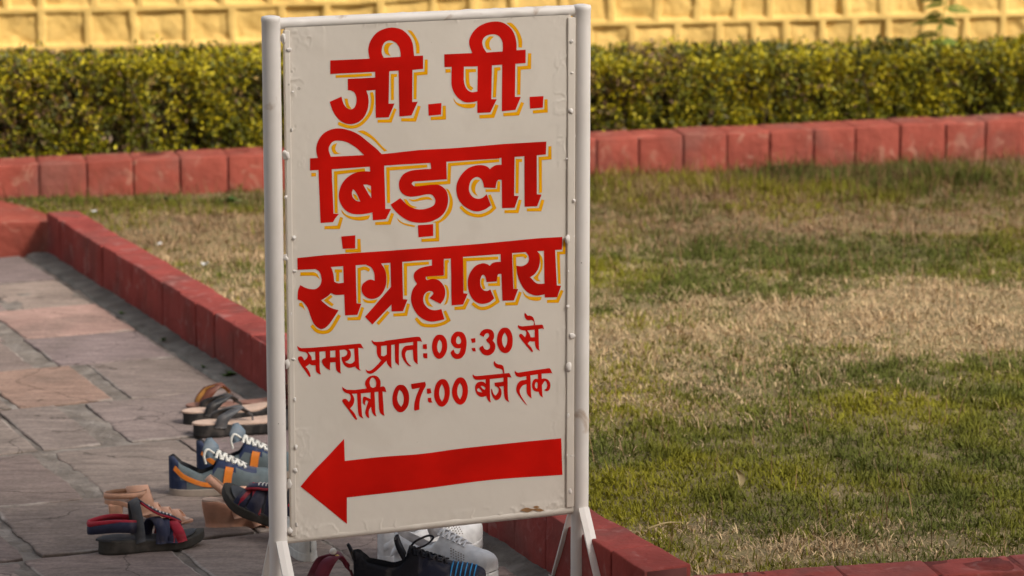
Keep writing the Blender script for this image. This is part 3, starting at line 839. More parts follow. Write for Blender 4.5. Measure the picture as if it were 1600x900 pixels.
def stroke(view, s, w):
    """open brush stroke of even width with mitred corners, as one outline"""
    pts = []
    for q in s.split():
        sm = q[0] == '~'; a, b = q.lstrip('~').split(','); pts.append((float(a), float(b), sm))
    P = []; n = len(pts)
    for i in range(n - 1):
        p1, p2 = pts[i], pts[i + 1]; q1, q2 = np.array(p1[:2]), np.array(p2[:2])
        if not (p1[2] or p2[2]): P.append(q1); continue
        q0 = np.array(pts[i - 1][:2]) if p1[2] and i else 2 * q1 - q2
        q3 = np.array(pts[i + 2][:2]) if p2[2] and i + 2 < n else 2 * q2 - q1
        for j in range(6):
            t = j / 6
            P.append(.5 * (2 * q1 + (q2 - q0) * t + (2 * q0 - 5 * q1 + 4 * q2 - q3) * t * t + (-q0 + 3 * q1 - 3 * q2 + q3) * t ** 3))
    P.append(np.array(pts[-1][:2])); P = np.array(P)
    D = np.diff(P, axis=0); D /= np.linalg.norm(D, axis=1)[:, None]
    Nn = np.stack([-D[:, 1], D[:, 0]], 1)
    Lf, Rt = [], []
    for i in range(len(P)):
        a, b = Nn[max(0, i - 1)], Nn[min(len(Nn) - 1, i)]
        m = (a + b) / 2; m = m / max(.35, m @ m)
        h = w / 2 * (.88 if i in (0, len(P) - 1) else 1)
        Lf.append(P[i] + m * h); Rt.append(P[i] - m * h)
    x0_, y0_, sc = view
    return np.array(Lf + Rt[::-1]) / sc + np.array([x0_, y0_])
def paint(name, pos, holes, m, lift):
    """union of outlines minus holes, one flat painted mesh on the board"""
    verts, faces = [], []
    def put(pl):
        a = .5 * np.sum(pl[:, 0] * np.roll(pl[:, 1], -1) - np.roll(pl[:, 0], -1) * pl[:, 1])
        if a < 0: pl = pl[::-1]
        b = len(verts); verts.extend(Vector((float(p[0]), float(p[1]))) for p in pl); faces.append(list(range(b, b + len(pl))))
    for p in pos: put(p)
    npos = len(faces)
    for p in holes: put(p)
    allp = np.array([tuple(v) for v in verts]); lo, hi = allp.min(0), allp.max(0)
    for gx_ in np.arange(lo[0] + 2.3, hi[0], 7.0):
        for gy_ in np.arange(lo[1] + 1.7, hi[1], 7.0): verts.append(Vector((float(gx_), float(gy_))))
    r = delaunay_2d_cdt(verts, [], faces, 0, 1e-4, True)
    vo, fo, of = r[0], r[2], r[5]
    V = []
    for p in vo:
        lx, lz = on_sign(p.x, p.y, FACE)
        V.append((lx, -(FACE + lift), lz))
    F = [f[::-1] for f, src in zip(fo, of) if any(i < npos for i in src) and not any(i >= npos for i in src)]
    used = sorted({i for f in F for i in f}); mp = {o: i for i, o in enumerate(used)}
    V = np.array([V[i] for i in used])
    w_ = .0022 * (noise(V[:, [0, 2]], 3.2, 85, 2) - .5)
    V[:, 1] -= w_
    ob = MB().add(V, [[mp[i] for i in f] for f in F]).build(name, m, sign)
    return ob
vA, vB, vC, vD = (500, 30, 5), (680, 20, 5), (470, 190, 4.7368), (600, 210, 5)
vE, vF, vG, vH = (690, 200, 5.294), (455, 360, 5.294), (590, 360, 5.294), (700, 350, 5.294)
vI, vJ, vK, vL, vM, vN, vO, vP = (460, 520, 11.25), (560, 510, 11.25), (660, 500, 10.667), (760, 480, 10), (525, 580, 10), (600, 580, 10.667), (730, 560, 10), (440, 670, 3.2)
# first heading line
pos = [poly(vA, s) for s in (
 "80,322 385,308 805,283 806,387 720,396 80,428",
 "430,390 541,386 536,660 582,658 537,766 436,770",
 "614,380 722,376 720,648 764,643 714,752 620,760",
 "390,325 ~377,235 ~398,160 ~450,100 ~520,70 ~580,66 ~640,82 ~690,125 ~722,185 735,285 735,330 390,335",
 "216,466 440,455 440,552 362,558 ~376,600 ~380,650 ~370,710 ~340,770 ~295,806 ~240,820 ~185,808 ~135,770 ~100,715 75,645 168,604 ~180,650 ~205,690 ~240,704 ~268,690 ~284,650 ~283,605 ~265,570 240,556 218,554",
 "845,664 948,654 945,745 848,754")]
pos += [poly(vB, s) for s in (
 "70,324 290,314 706,288 706,392 620,398 325,418 72,424",
 "128,410 224,410 222,520 ~232,570 ~255,605 ~290,620 335,612 335,686 ~290,698 ~235,698 ~185,670 ~148,625 ~128,570 126,520",
 "332,400 443,396 438,674 480,675 430,778 328,782 328,680",
 "523,380 626,375 622,656 668,656 626,758 520,769",
 "295,330 ~265,240 ~280,175 ~325,118 ~390,82 ~460,68 ~525,75 ~580,110 ~615,160 ~634,230 635,295 635,335 300,345",
 "736,656 845,650 840,740 740,748")]
hol = [poly(vA, "498,301 ~482,265 ~486,215 ~508,178 ~548,166 ~590,182 ~616,215 ~628,255 630,293"),
       poly(vB, "400,310 ~375,268 ~368,225 ~385,190 ~420,172 ~465,168 ~502,186 ~524,225 ~528,265 526,301")]
amb = [stroke(vA, s, w) for s, w in (
 ("122,448 290,440 405,432", 24), ("830,315 828,420 745,428 742,625", 26), ("602,438 566,440 566,632", 26),
 ("403,570 ~412,640 ~395,725 ~350,790 ~300,830 ~240,842 ~185,830 142,812", 26),
 ("450,797 550,795 588,698", 26), ("635,786 740,786 775,678", 28), ("865,776 970,770 970,675", 28))]
amb += [poly(vA, s) for s in (
 "575,188 ~530,185 ~505,205 ~500,240 ~515,272 552,288 ~535,255 ~538,222 ~552,202",
 "682,86 ~715,92 ~750,140 ~775,200 778,268 752,268 ~748,200 ~725,140", "190,620 216,620 ~225,665 248,702 ~210,690")]
amb += [stroke(vB, s, w) for s, w in (
 ("80,455 120,452", 32), ("318,450 250,452 252,540 ~262,575 290,598", 28), ("510,436 474,440 462,660", 28), ("738,316 735,425 655,432 652,640", 28),
 ("345,812 450,806 482,718", 30), ("532,796 645,788 682,700", 28), ("762,774 865,766 865,675", 28))]
amb += [poly(vB, s) for s in (
 "460,186 ~425,185 ~395,215 ~390,250 ~405,282 440,293 ~425,262 ~425,228 ~440,203",
 "556,78 ~600,82 ~650,140 ~678,210 678,272 650,270 ~645,200 ~620,140",
 "140,662 ~165,698 ~215,712 318,708 ~300,740 ~240,744 ~180,725 ~150,695")]
paint('heading_shadow', amb, [], M['amber'], .0004)
paint('heading_lettering', pos, hol, M['red'], .0007)

# second heading line
pos = [poly(vC, s) for s in (
 "68,272 135,268 600,240 780,226 780,314 615,326 230,352 130,358 68,361",
 "130,345 228,340 242,680 282,684 ~258,712 238,744 146,750",
 "130,285 ~114,215 ~125,150 ~165,90 ~225,58 ~290,50 ~365,66 ~435,100 ~510,160 ~565,205 600,242 600,265 130,300",
 "520,370 ~460,368 ~400,380 ~345,412 ~305,460 ~282,530 ~290,595 ~325,650 ~375,680 ~440,686 ~500,678 535,670 535,370",
 "510,310 616,308 626,646 668,645 630,722 533,730")]
pos += [poly(vD, s) for s in (
 "20,150 270,122 560,106 900,78 900,188 500,212 365,222 20,241",
 "368,268 ~300,272 ~215,282 ~150,312 ~118,370 ~122,430 ~155,470 ~205,486 ~270,480 ~330,468 ~375,472 ~400,510 ~390,550 ~345,575 ~280,586 ~220,572 ~175,545 ~145,515 126,498 50,548 ~90,600 ~145,648 ~210,680 ~280,690 ~360,682 ~430,650 ~475,605 ~498,540 ~497,470 ~475,425 ~430,395 ~380,392 ~320,398 ~270,404 ~235,404 ~217,385 ~230,368 260,366 490,350 486,200 362,210",
 "265,710 384,700 385,793 270,804")]
pos += [poly(vE, s) for s in (
 "340,147 500,132 866,111 862,218 780,226 492,246 340,255",
 "500,303 ~450,306 ~415,325 400,340 ~375,318 ~330,306 ~270,312 ~210,338 ~160,390 ~127,455 ~122,520 ~140,590 ~180,640 ~240,678 ~300,690 ~360,672 408,640 372,546 ~340,575 ~300,585 ~258,570 ~230,530 ~226,490 ~240,440 ~268,412 ~300,405 ~330,425 ~345,460 350,492 446,496 ~455,450 ~470,428 500,430",
 "494,230 603,220 600,560 637,562 604,660 500,662",
 "684,210 786,205 788,548 826,550 790,646 686,651")]
hol = [poly(vC, s) for s in (
 "222,260 ~207,215 ~212,180 ~240,147 ~285,140 ~340,152 ~400,186 ~440,220 468,248",
 "385,500 ~378,530 ~385,560 ~410,585 440,592 ~420,545 ~400,512", "462,466 ~492,466 519,476 522,568 ~495,525")]
amb = [stroke(vC, s, w) for s, w in (
 ("78,393 112,392", 30), ("475,356 258,380 262,678", 26), ("175,785 280,782 302,708", 26), ("550,755 655,750 680,678", 26), ("935,328 645,350 650,602", 26))]
amb += [poly(vC, s) for s in (
 "420,70 ~470,68 ~540,115 ~600,180 640,215 618,222 ~580,180 ~520,125", "268,158 ~235,175 ~228,205 ~250,240 300,232 ~270,228 ~255,200",
 "385,535 ~410,545 428,582 ~405,575", "486,482 518,505 521,530 500,515", "298,650 ~340,690 ~410,705 515,692 ~495,722 ~430,732 ~355,715 ~310,680")]
amb += [stroke(vD, s, w) for s, w in (("900,204 512,236 506,375 240,394", 26), ("416,690 418,822 293,828", 28))]
amb += [poly(vD, s) for s in (
 "152,504 176,508 ~210,550 262,570 ~215,572 ~175,545", "190,505 ~240,508 ~300,490 ~350,488 382,514 ~340,508 ~290,515 ~230,525",
 "100,652 ~150,690 245,712 238,724 ~170,710 ~120,685", "482,422 ~510,440 ~538,520 ~525,600 ~480,660 430,694 378,686 ~440,665 ~490,600 ~512,530 ~505,470")]
amb += [stroke(vE, s, w) for s, w in (
 ("364,518 470,516 474,440", 26), ("155,650 ~220,705 ~310,726 ~390,700 437,660 395,552", 28), ("665,268 626,268 624,540", 28), ("895,150 895,246 815,252 818,535", 28),
 ("520,692 625,690 650,594", 28), ("705,677 815,675 838,594", 28))]
amb += [poly(vE, "318,430 ~270,430 ~245,480 ~255,530 300,566 ~278,520 ~285,470")]
paint('heading_shadow', amb, [], M['amber'], .0004)
paint('heading_lettering', pos, hol, M['red'], .0007)

# third heading line
pos = [poly(vF, s) for s in (
 "50,228 265,205 430,193 850,165 1000,154 1000,254 916,260 535,288 330,302 200,320 52,326",
 "414,50 530,40 529,148 426,152",
 "200,318 ~235,345 ~250,400 ~240,450 ~205,482 ~165,485 ~120,475 75,452 ~56,500 52,570 ~95,590 ~135,640 ~160,710 ~190,775 ~235,812 ~270,812 ~310,780 ~350,725 392,660 ~330,640 ~290,615 248,578 ~300,545 328,518 ~370,533 445,530 445,430 ~390,436 356,424 ~350,370 ~340,330 328,305 328,280 200,285",
 "428,270 532,265 541,602 580,606 548,698 445,703",
 "620,285 ~660,305 ~685,350 690,415 ~660,406 ~625,415 ~590,445 ~580,490 ~600,535 ~640,562 ~685,566 ~730,545 ~765,500 ~785,440 ~785,370 ~772,320 745,276 745,250 620,258",
 "820,245 918,240 925,568 962,572 925,668 830,670",
 "835,455 835,606 672,778 610,714")]
pos += [poly(vG, s) for s in (
 "150,163 220,158 530,136 710,122 900,106 900,204 705,218 605,232 450,242 200,258 150,262",
 "450,290 ~390,300 ~340,318 ~305,350 ~300,395 325,440 ~290,490 ~276,560 ~290,630 ~330,695 ~380,735 ~440,754 ~500,748 552,736 528,650 ~470,660 ~420,645 ~385,605 ~378,560 ~390,525 ~420,503 ~450,505 ~460,525 428,560 520,608 ~548,570 ~560,515 ~548,460 ~510,415 ~460,400 ~410,410 398,400 400,382 548,372 548,215 450,220",
 "606,220 706,205 710,520 745,523 708,612 612,620")]
pos += [poly(vH, s) for s in (
 "200,170 450,146 740,118 945,106 942,212 890,214 530,240 435,248 200,266",
 "445,312 ~395,315 ~365,325 345,345 ~315,328 ~280,325 ~230,345 ~190,390 ~166,450 ~165,520 ~185,590 ~225,640 ~280,660 ~340,648 382,615 350,540 ~325,553 ~295,548 ~272,520 ~266,475 ~275,435 ~292,420 ~310,440 318,480 402,475 ~410,425 ~425,412 445,415",
 "434,235 530,230 540,535 580,538 545,632 450,634",
 "640,228 ~665,262 ~668,300 ~650,330 ~610,348 565,345 ~575,420 ~600,490 ~640,550 ~690,582 ~740,592 805,580 805,490 ~765,495 ~725,485 680,440 ~720,410 ~750,360 ~760,300 ~755,250 738,225 738,205 640,210",
 "793,205 885,195 900,508 935,510 903,605 800,608")]
amb = [stroke(vF, s, w) for s, w in (
 ("448,170 562,166 560,70", 30), ("420,335 360,335", 30), ("385,330 383,422", 30), ("648,330 ~610,312 562,322 563,600", 28), ("335,540 288,578 345,620", 26),
 ("168,785 ~215,832 ~275,842 ~330,815 400,700", 30), ("465,732 562,728 592,636", 28), ("845,700 948,694 970,606", 28), ("715,775 805,672", 32))]
amb += [poly(vF, s) for s in (
 "75,346 185,344 ~215,360 238,408 ~205,380 170,374 75,376", "65,602 ~90,600 118,665 ~95,640 65,622",
 "590,562 ~640,580 715,570 ~690,600 ~640,602 ~605,590", "765,285 810,285 805,310 ~815,400 800,480 790,475 ~790,380")]
amb += [stroke(vG, s, w) for s, w in (
 ("425,270 230,284 232,540", 28), ("590,252 568,258 566,388 408,394", 26), ("315,725 ~370,780 ~460,788 ~540,770 588,742 555,665", 28),
 ("635,645 715,640 752,566", 30), ("998,228 722,242 726,500", 28))]
amb += [poly(vG, s) for s in (
 "442,510 ~405,520 ~392,570 ~415,620 460,634 ~425,590 ~422,550", "550,445 ~580,465 ~592,530 ~575,600 548,620 ~568,570 ~570,500")]
amb += [stroke(vH, s, w) for s, w in (
 ("290,448 ~284,490 300,538", 24), ("332,502 418,500 418,435", 26), ("200,655 ~260,695 ~330,690 412,640 382,545", 28), ("473,662 565,658 598,562", 28), ("818,640 905,638 945,548", 28),
 ("648,280 ~625,258 550,264 558,535", 26), ("964,135 960,238 912,240 922,495", 24))]
amb += [poly(vH, s) for s in (
 "752,235 ~782,290 ~780,370 ~745,440 765,475 735,472 705,445 ~745,400 ~765,340", "612,545 ~650,590 ~700,602 776,602 ~760,632 ~700,632 ~640,605")]
paint('heading_shadow', amb, [], M['amber'], .0004)
paint('heading_lettering', pos, [], M['red'], .0007)

# opening hours, two lines
pos = [poly(vI, s) for s in (
 "50,230 ~80,252 120,270 300,262 600,238 1130,190 ~1165,195 ~1195,240 1218,285 1190,270 1120,264 1050,278 800,302 440,332 200,338 ~130,330 ~80,310 ~55,265",
 "180,325 ~225,370 ~235,410 ~215,450 175,485 ~135,420 ~95,415 ~65,435 ~70,480 ~120,570 200,680 250,760 270,778 288,765 ~270,700 ~230,630 195,598 ~240,570 265,545 ~310,570 375,570 370,475 ~335,478 308,478 ~295,420 245,345 240,315 180,310",
 "365,310 440,305 445,600 450,690 470,735 ~420,715 ~385,680 372,600",
 "545,300 628,295 630,430 725,428 727,515 630,520 625,620 628,658 ~560,620 ~505,560 ~485,500 ~500,460 548,440",
 "720,285 795,280 808,560 810,680 822,720 ~770,690 ~735,640 722,500",
 "880,290 ~925,325 ~925,375 ~890,410 828,428 ~840,500 ~880,570 ~940,610 ~1000,612 1075,590 1065,490 ~1020,530 ~970,542 ~920,525 892,508 ~950,480 ~990,420 ~992,350 ~975,310 935,280",
 "1050,260 1122,250 1135,520 1142,630 1175,668 ~1110,640 1065,590")]
pos += [poly(vJ, s) for s in (
 "235,235 ~265,265 310,272 440,265 480,250 940,188 ~1050,180 ~1090,200 1118,275 1090,262 1040,260 960,272 720,302 580,327 400,342 320,347 ~265,310 ~235,260",
 "320,330 400,325 400,515 ~450,522 500,490 500,320 578,310 578,620 582,710 592,740 ~540,700 ~505,650 498,600 480,615 ~380,720 ~290,800 ~220,832 ~165,820 ~135,785 125,750 ~160,778 ~210,775 ~270,735 ~350,655 402,595 ~350,540 ~325,470 322,400",
 "640,300 715,290 712,560 715,690 ~670,650 ~645,590",
 "962,255 1035,248 1038,520 1040,640 1048,670 ~1000,635 ~972,590 962,500 955,408 850,422 ~825,480 ~835,560 ~865,630 935,705 ~880,690 ~820,630 ~775,550 ~760,470 ~775,400 ~825,345 962,325",
 "1130,318 1200,308 1205,390 1190,400 1135,390", "1138,470 1210,470 1210,540 1216,560 1160,560 1138,530")]
pos += [poly(vK, s) for s in (
 "~285,242 ~350,262 ~398,335 ~412,430 ~400,520 ~350,610 ~280,645 ~215,615 ~172,535 ~160,430 ~180,330 ~228,262",
 "~600,190 ~665,205 ~712,265 ~735,360 ~728,470 ~705,560 ~650,630 ~575,650 ~510,620 465,548 ~490,510 520,492 ~540,540 ~580,565 ~615,540 640,465 ~600,472 ~540,455 ~490,400 ~475,340 ~490,265 ~540,205",
 "805,310 880,298 884,372 825,380", "815,470 880,460 885,500 892,522 840,522",
 "~1085,148 ~1150,165 ~1190,220 ~1192,290 1170,345 ~1205,390 ~1215,450 ~1195,520 ~1140,575 ~1075,590 ~1000,560 945,475 ~965,445 1005,425 ~1030,475 ~1075,495 ~1118,470 ~1125,430 ~1110,390 ~1080,365 1055,328 ~1090,295 ~1112,260 ~1100,225 ~1075,218 ~1045,235 1020,280 950,245 ~975,195 ~1020,160",
 "~1375,125 ~1440,145 ~1490,230 ~1503,340 ~1490,450 ~1445,525 ~1380,550 ~1310,520 ~1255,430 ~1240,330 ~1260,220 ~1310,145")]
pos += [poly(vL, s) for s in (
 "600,85 ~625,110 640,130 ~690,132 ~735,170 762,285 735,290 ~740,230 ~705,200 ~650,202 ~610,175 ~592,120",
 "495,278 520,292 560,298 740,280 865,270 ~882,285 900,345 870,332 815,342 640,360 ~560,358 ~510,335 ~488,300",
 "590,350 ~620,385 ~620,430 600,470 ~560,425 ~530,415 ~512,435 ~520,470 620,600 700,690 715,700 730,690 ~700,630 642,565 680,528 ~710,535 757,532 755,465 ~715,470 688,468 ~675,420 640,365 640,335 590,338",
 "752,335 812,325 818,560 822,655 835,685 ~790,655 ~765,610 755,530")]
hol = [poly(vK, s) for s in (
 "285,325 ~318,370 ~326,440 ~310,510 282,555 ~255,510 ~245,440 ~258,370", "600,268 ~630,300 ~645,350 ~630,390 ~598,400 ~570,385 ~560,335 ~575,285",
 "1370,208 ~1405,265 ~1415,335 ~1400,410 1370,465 ~1338,410 ~1325,330 ~1340,255")]
paint('hours_lettering', pos, hol, M['red'], .0007)
pos = [poly(vM, s) for s in (
 "95,240 ~125,265 170,290 300,292 480,268 690,245 ~735,235 ~765,255 788,325 725,314 655,320 540,332 385,347 250,352 ~170,345 ~110,300",
 "490,290 ~455,205 ~468,140 ~520,85 ~590,66 ~650,85 ~690,140 ~698,210 680,285 600,300",
 "190,340 ~225,380 ~225,440 200,480 ~160,435 ~125,432 ~100,455 ~110,490 200,610 290,740 318,762 332,750 ~290,660 222,582 ~265,530 ~285,470 ~280,410 240,335",
 "328,335 388,330 398,560 408,690 428,742 ~375,710 ~350,660 340,560",
 "540,310 602,305 612,540 615,650 632,708 ~590,680 ~562,630 548,560 545,560 ~525,590 ~510,640 520,735 ~480,710 ~458,650 ~470,580 505,470 468,450 ~455,500 460,535 ~425,505 ~418,450 425,405 ~450,396 500,415 540,435",
 "660,300 725,290 742,540 748,660 760,697 ~710,670 ~680,620 668,500")]
pos += [poly(vN, s) for s in (
 "~280,225 ~345,245 ~400,330 ~420,440 ~405,560 ~350,650 ~280,685 ~210,655 ~155,570 ~140,450 ~165,330 ~215,245",
 "450,212 685,175 ~695,240 ~650,330 ~610,430 ~592,520 588,640 515,657 500,640 ~510,520 ~540,410 595,275 480,298 460,290",
 "712,290 775,282 790,362 735,374 718,365", "725,445 785,438 790,490 805,520 755,524 732,500",
 "~975,130 ~1035,150 ~1085,240 ~1095,370 ~1070,490 ~1020,565 ~960,590 ~895,555 ~845,460 ~835,350 ~860,230 ~910,155",
 "~1270,100 ~1335,125 ~1385,220 ~1397,340 ~1375,455 ~1330,530 ~1270,557 ~1205,525 ~1150,440 ~1132,330 ~1155,220 ~1205,130")]
pos += [poly(vO, s) for s in (
 "90,245 ~110,268 150,275 280,262 650,225 ~665,240 692,298 630,292 350,322 200,334 ~130,330 ~95,300 ~82,265",
 "425,38 ~445,70 480,90 ~530,98 ~565,130 580,228 560,232 ~550,185 ~510,158 ~460,148 ~425,115 ~412,65",
 "290,400 ~260,370 ~210,360 ~155,380 ~125,425 ~125,490 ~150,555 ~190,590 ~240,600 300,585 300,400",
 "285,305 352,302 356,560 358,640 370,690 ~330,660 ~300,600 290,500",
 "570,360 570,432 500,440 ~530,490 ~535,560 ~510,620 ~460,650 ~415,625 ~380,555 ~372,490 382,468 ~405,540 440,580 ~480,530 ~490,480 ~470,450 430,430 425,380",
 "562,280 630,275 632,520 640,640 655,682 ~605,650 ~580,600 570,500",
 "745,185 760,210 790,222 1000,190 1270,152 ~1295,160 1330,238 1310,228 1165,237 985,264 830,292 ~770,275 ~742,220",
 "918,255 985,250 995,500 1000,600 1008,625 ~960,590 ~930,530 925,400 ~870,420 ~830,470 ~822,530 ~850,600 940,735 ~890,690 ~820,600 ~775,530 ~765,470 ~785,400 ~830,350 925,330",
 "1100,230 1160,225 1168,480 1175,590 1188,610 ~1145,585 1120,540",
 "1110,322 ~1060,318 ~1025,350 ~1010,410 ~1020,470 ~1055,510 1130,522 1130,330",
 "1160,320 ~1200,312 ~1250,325 ~1290,370 ~1298,430 ~1280,490 ~1240,512 1198,492 1235,470 ~1248,420 ~1235,370 ~1215,350 ~1195,370 1165,420")]
hol = [poly(vM, "~572,100 ~610,125 ~628,180 622,240 ~580,258 540,242 ~525,180 ~540,125")]
hol += [poly(vN, s) for s in (
 "260,308 ~305,360 ~328,440 ~320,530 285,595 ~240,530 ~220,450 ~235,360", "965,210 ~1000,290 ~1008,370 ~995,450 965,505 ~930,440 ~918,360 ~930,280",
 "1265,190 ~1300,255 ~1310,330 ~1295,410 1265,470 ~1230,410 ~1218,330 ~1232,250")]
hol += [poly(vO, s) for s in (
 "180,462 ~158,475 ~155,500 ~175,520 232,530 ~215,500", "205,430 ~245,430 275,450 284,462 270,492 ~240,470", "~1078,368 1099,385 1099,450 ~1080,470 ~1058,440 ~1060,395")]
paint('hours_lettering', pos, hol, M['red'], .0007)
paint('arrow', [poly(vP, "94,288 ~160,210 ~230,138 312,50 316,160 ~500,140 ~700,125 ~900,98 ~1200,66 1398,47 1404,230 ~1050,255 ~700,300 326,343 326,475 220,388")], [], M['red'], .0007)

for ch in ("812,797 ~822,793 ~832,795 ~842,794 850,797 ~843,799 ~833,797 ~824,800", "832,792 ~838,790 843,792 ~838,794"):
    paint('rust_chip', [poly((0, 0, 1), ch)], [], M['rust'], .0022)
# ------------------------------------------------------------------ footwear left on the path
def fab(name, col, rough=.8, bump=.25, bs=500, **k): 
    k.setdefault('dirt', (.26, .22, .19)); k.setdefault('dscale', 22); k.setdefault('damt', .28)
    return mat(name, col, rough, .14, 45, bump, bs, bdist=.001, **k)
M['insole'] = fab('beige_insole', (.62, .44, .34)); M['browninsole'] = fab('red_brown_insole', (.30, .15, .11)); M['blackrubber'] = fab('black_rubber', (.022, .021, .021), .6); M['blackstrap'] = fab('black_leather_strap', (.03, .029, .03), .45)
M['greystrap'] = fab('grey_black_leather', (.085, .085, .09), .45)
M['brownsole'] = fab('dark_brown_sole', (.10, .045, .035), .7); M['brownstrap'] = fab('brown_leather', (.15, .05, .03), .5); M['tan'] = fab('tan_lining', (.55, .27, .075), .6)
M['navy'] = fab('navy_fabric', (.022, .035, .085)); M['greyblue'] = fab('grey_blue_suede', (.115, .142, .15), .9); M['orange'] = fab('orange_leather', (.75, .22, .03), .5)
M['lace'] = fab('white_lace', (.68, .66, .60), .9); M['liner'] = fab('dark_lining', (.02, .02, .024), .95); M['tanrubber'] = fab('dirty_rubber', (.30, .245, .20), .8); M['tongue'] = fab('pale_blue_tongue', (.15, .195, .235), .8)
M['heelbeige'] = fab('peach_leather', (.74, .40, .26), .42); M['wedge'] = fab('brown_peach_wedge', (.50, .25, .16), .45); M['heeldark'] = fab('brown_leather_edge', (.30, .15, .08), .5)
M['olive'] = fab('dark_olive_rubber', (.055, .05, .042), .75); M['navystrap'] = fab('navy_strap', (.035, .038, .075), .75); M['redtrim'] = fab('red_trim', (.42, .02, .04), .7); M['greyfelt'] = fab('grey_strap', (.075, .078, .085), .8)
M['white'] = fab('white_leather', (.84, .83, .82), .55, .5, 90, damt=.15); M['whitelin'] = fab('white_mesh', (.52, .49, .48), .9); M['black'] = fab('black_knit', (.011, .011, .016), .85, .4, 700); M['blue'] = fab('blue_stripe', (.02, .19, .42), .7); M['purple'] = fab('dark_navy_knit', (.012, .014, .030), .85, .4, 700)
M['maroon'] = fab('maroon_rubber', (.17, .022, .04), .5); M['pearl'] = fab('pearl', (.85, .80, .72), .25, 0); M['gold'] = fab('gold', (.7, .45, .12), .35, 0)

OUT = np.array([[0, 0], [.03, .062], [.10, .105], [.22, .122], [.38, .115], [.52, .125], [.66, .152], [.76, .160], [.86, .142], [.94, .095], [.985, .045], [1, 0]])
def hw(t): return np.interp(t, OUT[:, 0], OUT[:, 1])
def outline(L, wid=1.0, n=20, skew=.02):
    t = .5 - .5 * np.cos(np.linspace(0, np.pi, n)); w = hw(t) * wid
    sk = skew * np.sin(np.pi * np.clip((t - .3) / .7, 0, 1))
    a = np.stack([t, w + sk], 1); b = np.stack([t, -w + sk], 1)[::-1][1:-1]
    return np.concatenate([a, b]) * L
def sole(L, ztop, zbot, wid=1.0, flare=.0, r=.003, n=20):
    """sole between zbot(t) and ztop(t), rounded edges, closed"""
    o = outline(L, wid, n); m = len(o); V, F = [], []
    c = np.array([L * .5, 0])
    def ring(s, f):
        for p in o:
            t = p[0] / L; q = np.array([p[0] + (p[0] - L * .5) * s * .6, p[1] * (1 + s * 3)])
            V.append((q[0], q[1], zbot(t) + (ztop(t) - zbot(t)) * f))
    for s, f in ((-.03, 0), (flare - .004, .06), (flare, .25), (flare * .3 - .004, .6), (0, .85), (-.004, .96), (-.02, 1.0)): ring(s, f)
    k = 7
    for i in range(k - 1):
        for j in range(m): F.append((i * m + j, i * m + (j + 1) % m, (i + 1) * m + (j + 1) % m, (i + 1) * m + j)[::-1])
    # caps as strips across, so curved tops stay clean
    for base, up in ((0, False), ((k - 1) * m, True)):
        for j in range(n - 1):
            a, b = base + j, base + j + 1
            c1 = base + (m - j) % m; d1 = base + (m - j - 1) % m
            q = [a, b, d1, c1] if j not in (0, n - 2) else ([a, b, d1] if j == 0 else [a, b, c1])
            F.append(q[::-1] if up else q)
    return V, F
def sneaker(p, L, wid, coll, colt, roofs, t_open, mats, fmat, zs=.02, toe=.02, tongue=True):
    """lofted upper with a real opening; coll = collar height profile, roofs = vamp height profile"""
    nt_, na = 56, 49
    ts = np.concatenate([np.linspace(.004, .12, 10), np.linspace(.12, .9, 34)[1:], np.linspace(.9, .996, 14)[1:]])
    nt_ = len(ts); al = np.linspace(-1, 1, na); V = []
    lift = lambda t: toe * np.clip((t - .72) / .28, 0, 1) ** 2
    for t in ts:
        w = hw(t) * wid * L * .97; sk = .02 * L * math.sin(math.pi * min(1, max(0, (t - .3) / .7)))
        zb = zs + lift(t); Hc = np.interp(t, coll[0], coll[1]); Rf = np.interp(t, roofs[0], roofs[1]); Rf = max(Rf, .0)
        ends = sstep(1.0, .93, t); Rf = Rf * (.25 + .75 * math.sqrt(max(0, 1 - ((t - .8) / .2) ** 2))) if t > .8 else Rf
        c = float(sstep(t_open[0], t_open[1], t))
        for a in al:
            s = 1 if a >= 0 else -1; m = abs(a)
            if m > .5:
                k = (1 - m) / .5; yo = w * (1 + .06 * math.sin(math.pi * k)) * (1 - .16 * k * k); zo = zb + Hc * k
            else:
                k = m / .5; yo = (w * .84 - .004) * k ** .55; zo = zb + .006 + (Hc - .002) * k ** 5
            th = (1 - m) * math.pi / 2; yc = w * max(0, math.cos(th)) ** .85; zc = zb + Rf * math.sin(th) ** .8
            y, z = yo * (1 - c) + yc * c, zo * (1 - c) + zc * c
            V.append((t * L, s * y + sk, z))
    F, mi = [], []
    for i in range(nt_ - 1):
        for j in range(na - 1):
            F.append((i * na + j, i * na + j + 1, (i + 1) * na + j + 1, (i + 1) * na + j))
            t, a = (ts[i] + ts[i + 1]) / 2, (al[j] + al[j + 1]) / 2
            inner = abs(a) < .5 and sstep(t_open[0], t_open[1], t) < .5
            mi.append(len(mats) - 1 if inner else fmat(t, a))
    F.append(tuple(range(na))[::-1]); mi.append(fmat(0, 1)); F.append(tuple(range((nt_ - 1) * na, nt_ * na))); mi.append(fmat(1, 1))
    MB().add(V, F, mi).build('upper', mats, p, True)
    def top(t, y):
        w = hw(t) * wid * L * .97; sk = .02 * L * math.sin(math.pi * min(1, max(0, (t - .3) / .7)))
        Rf = np.interp(t, roofs[0], roofs[1]); Rf = Rf * (.25 + .75 * math.sqrt(max(0, 1 - ((t - .8) / .2) ** 2))) if t > .8 else Rf
        cth = min(1, abs(y) / w) ** (1 / .85); return np.array([t * L, y + sk, zs + lift(t) + Rf * max(0, 1 - cth * cth) ** .4])
    return top, lift
def place(name, label, cat, px, py, yaw, group, z=0.0):
    return empty(name, label, cat, at(px, py, z), R(yaw), group)
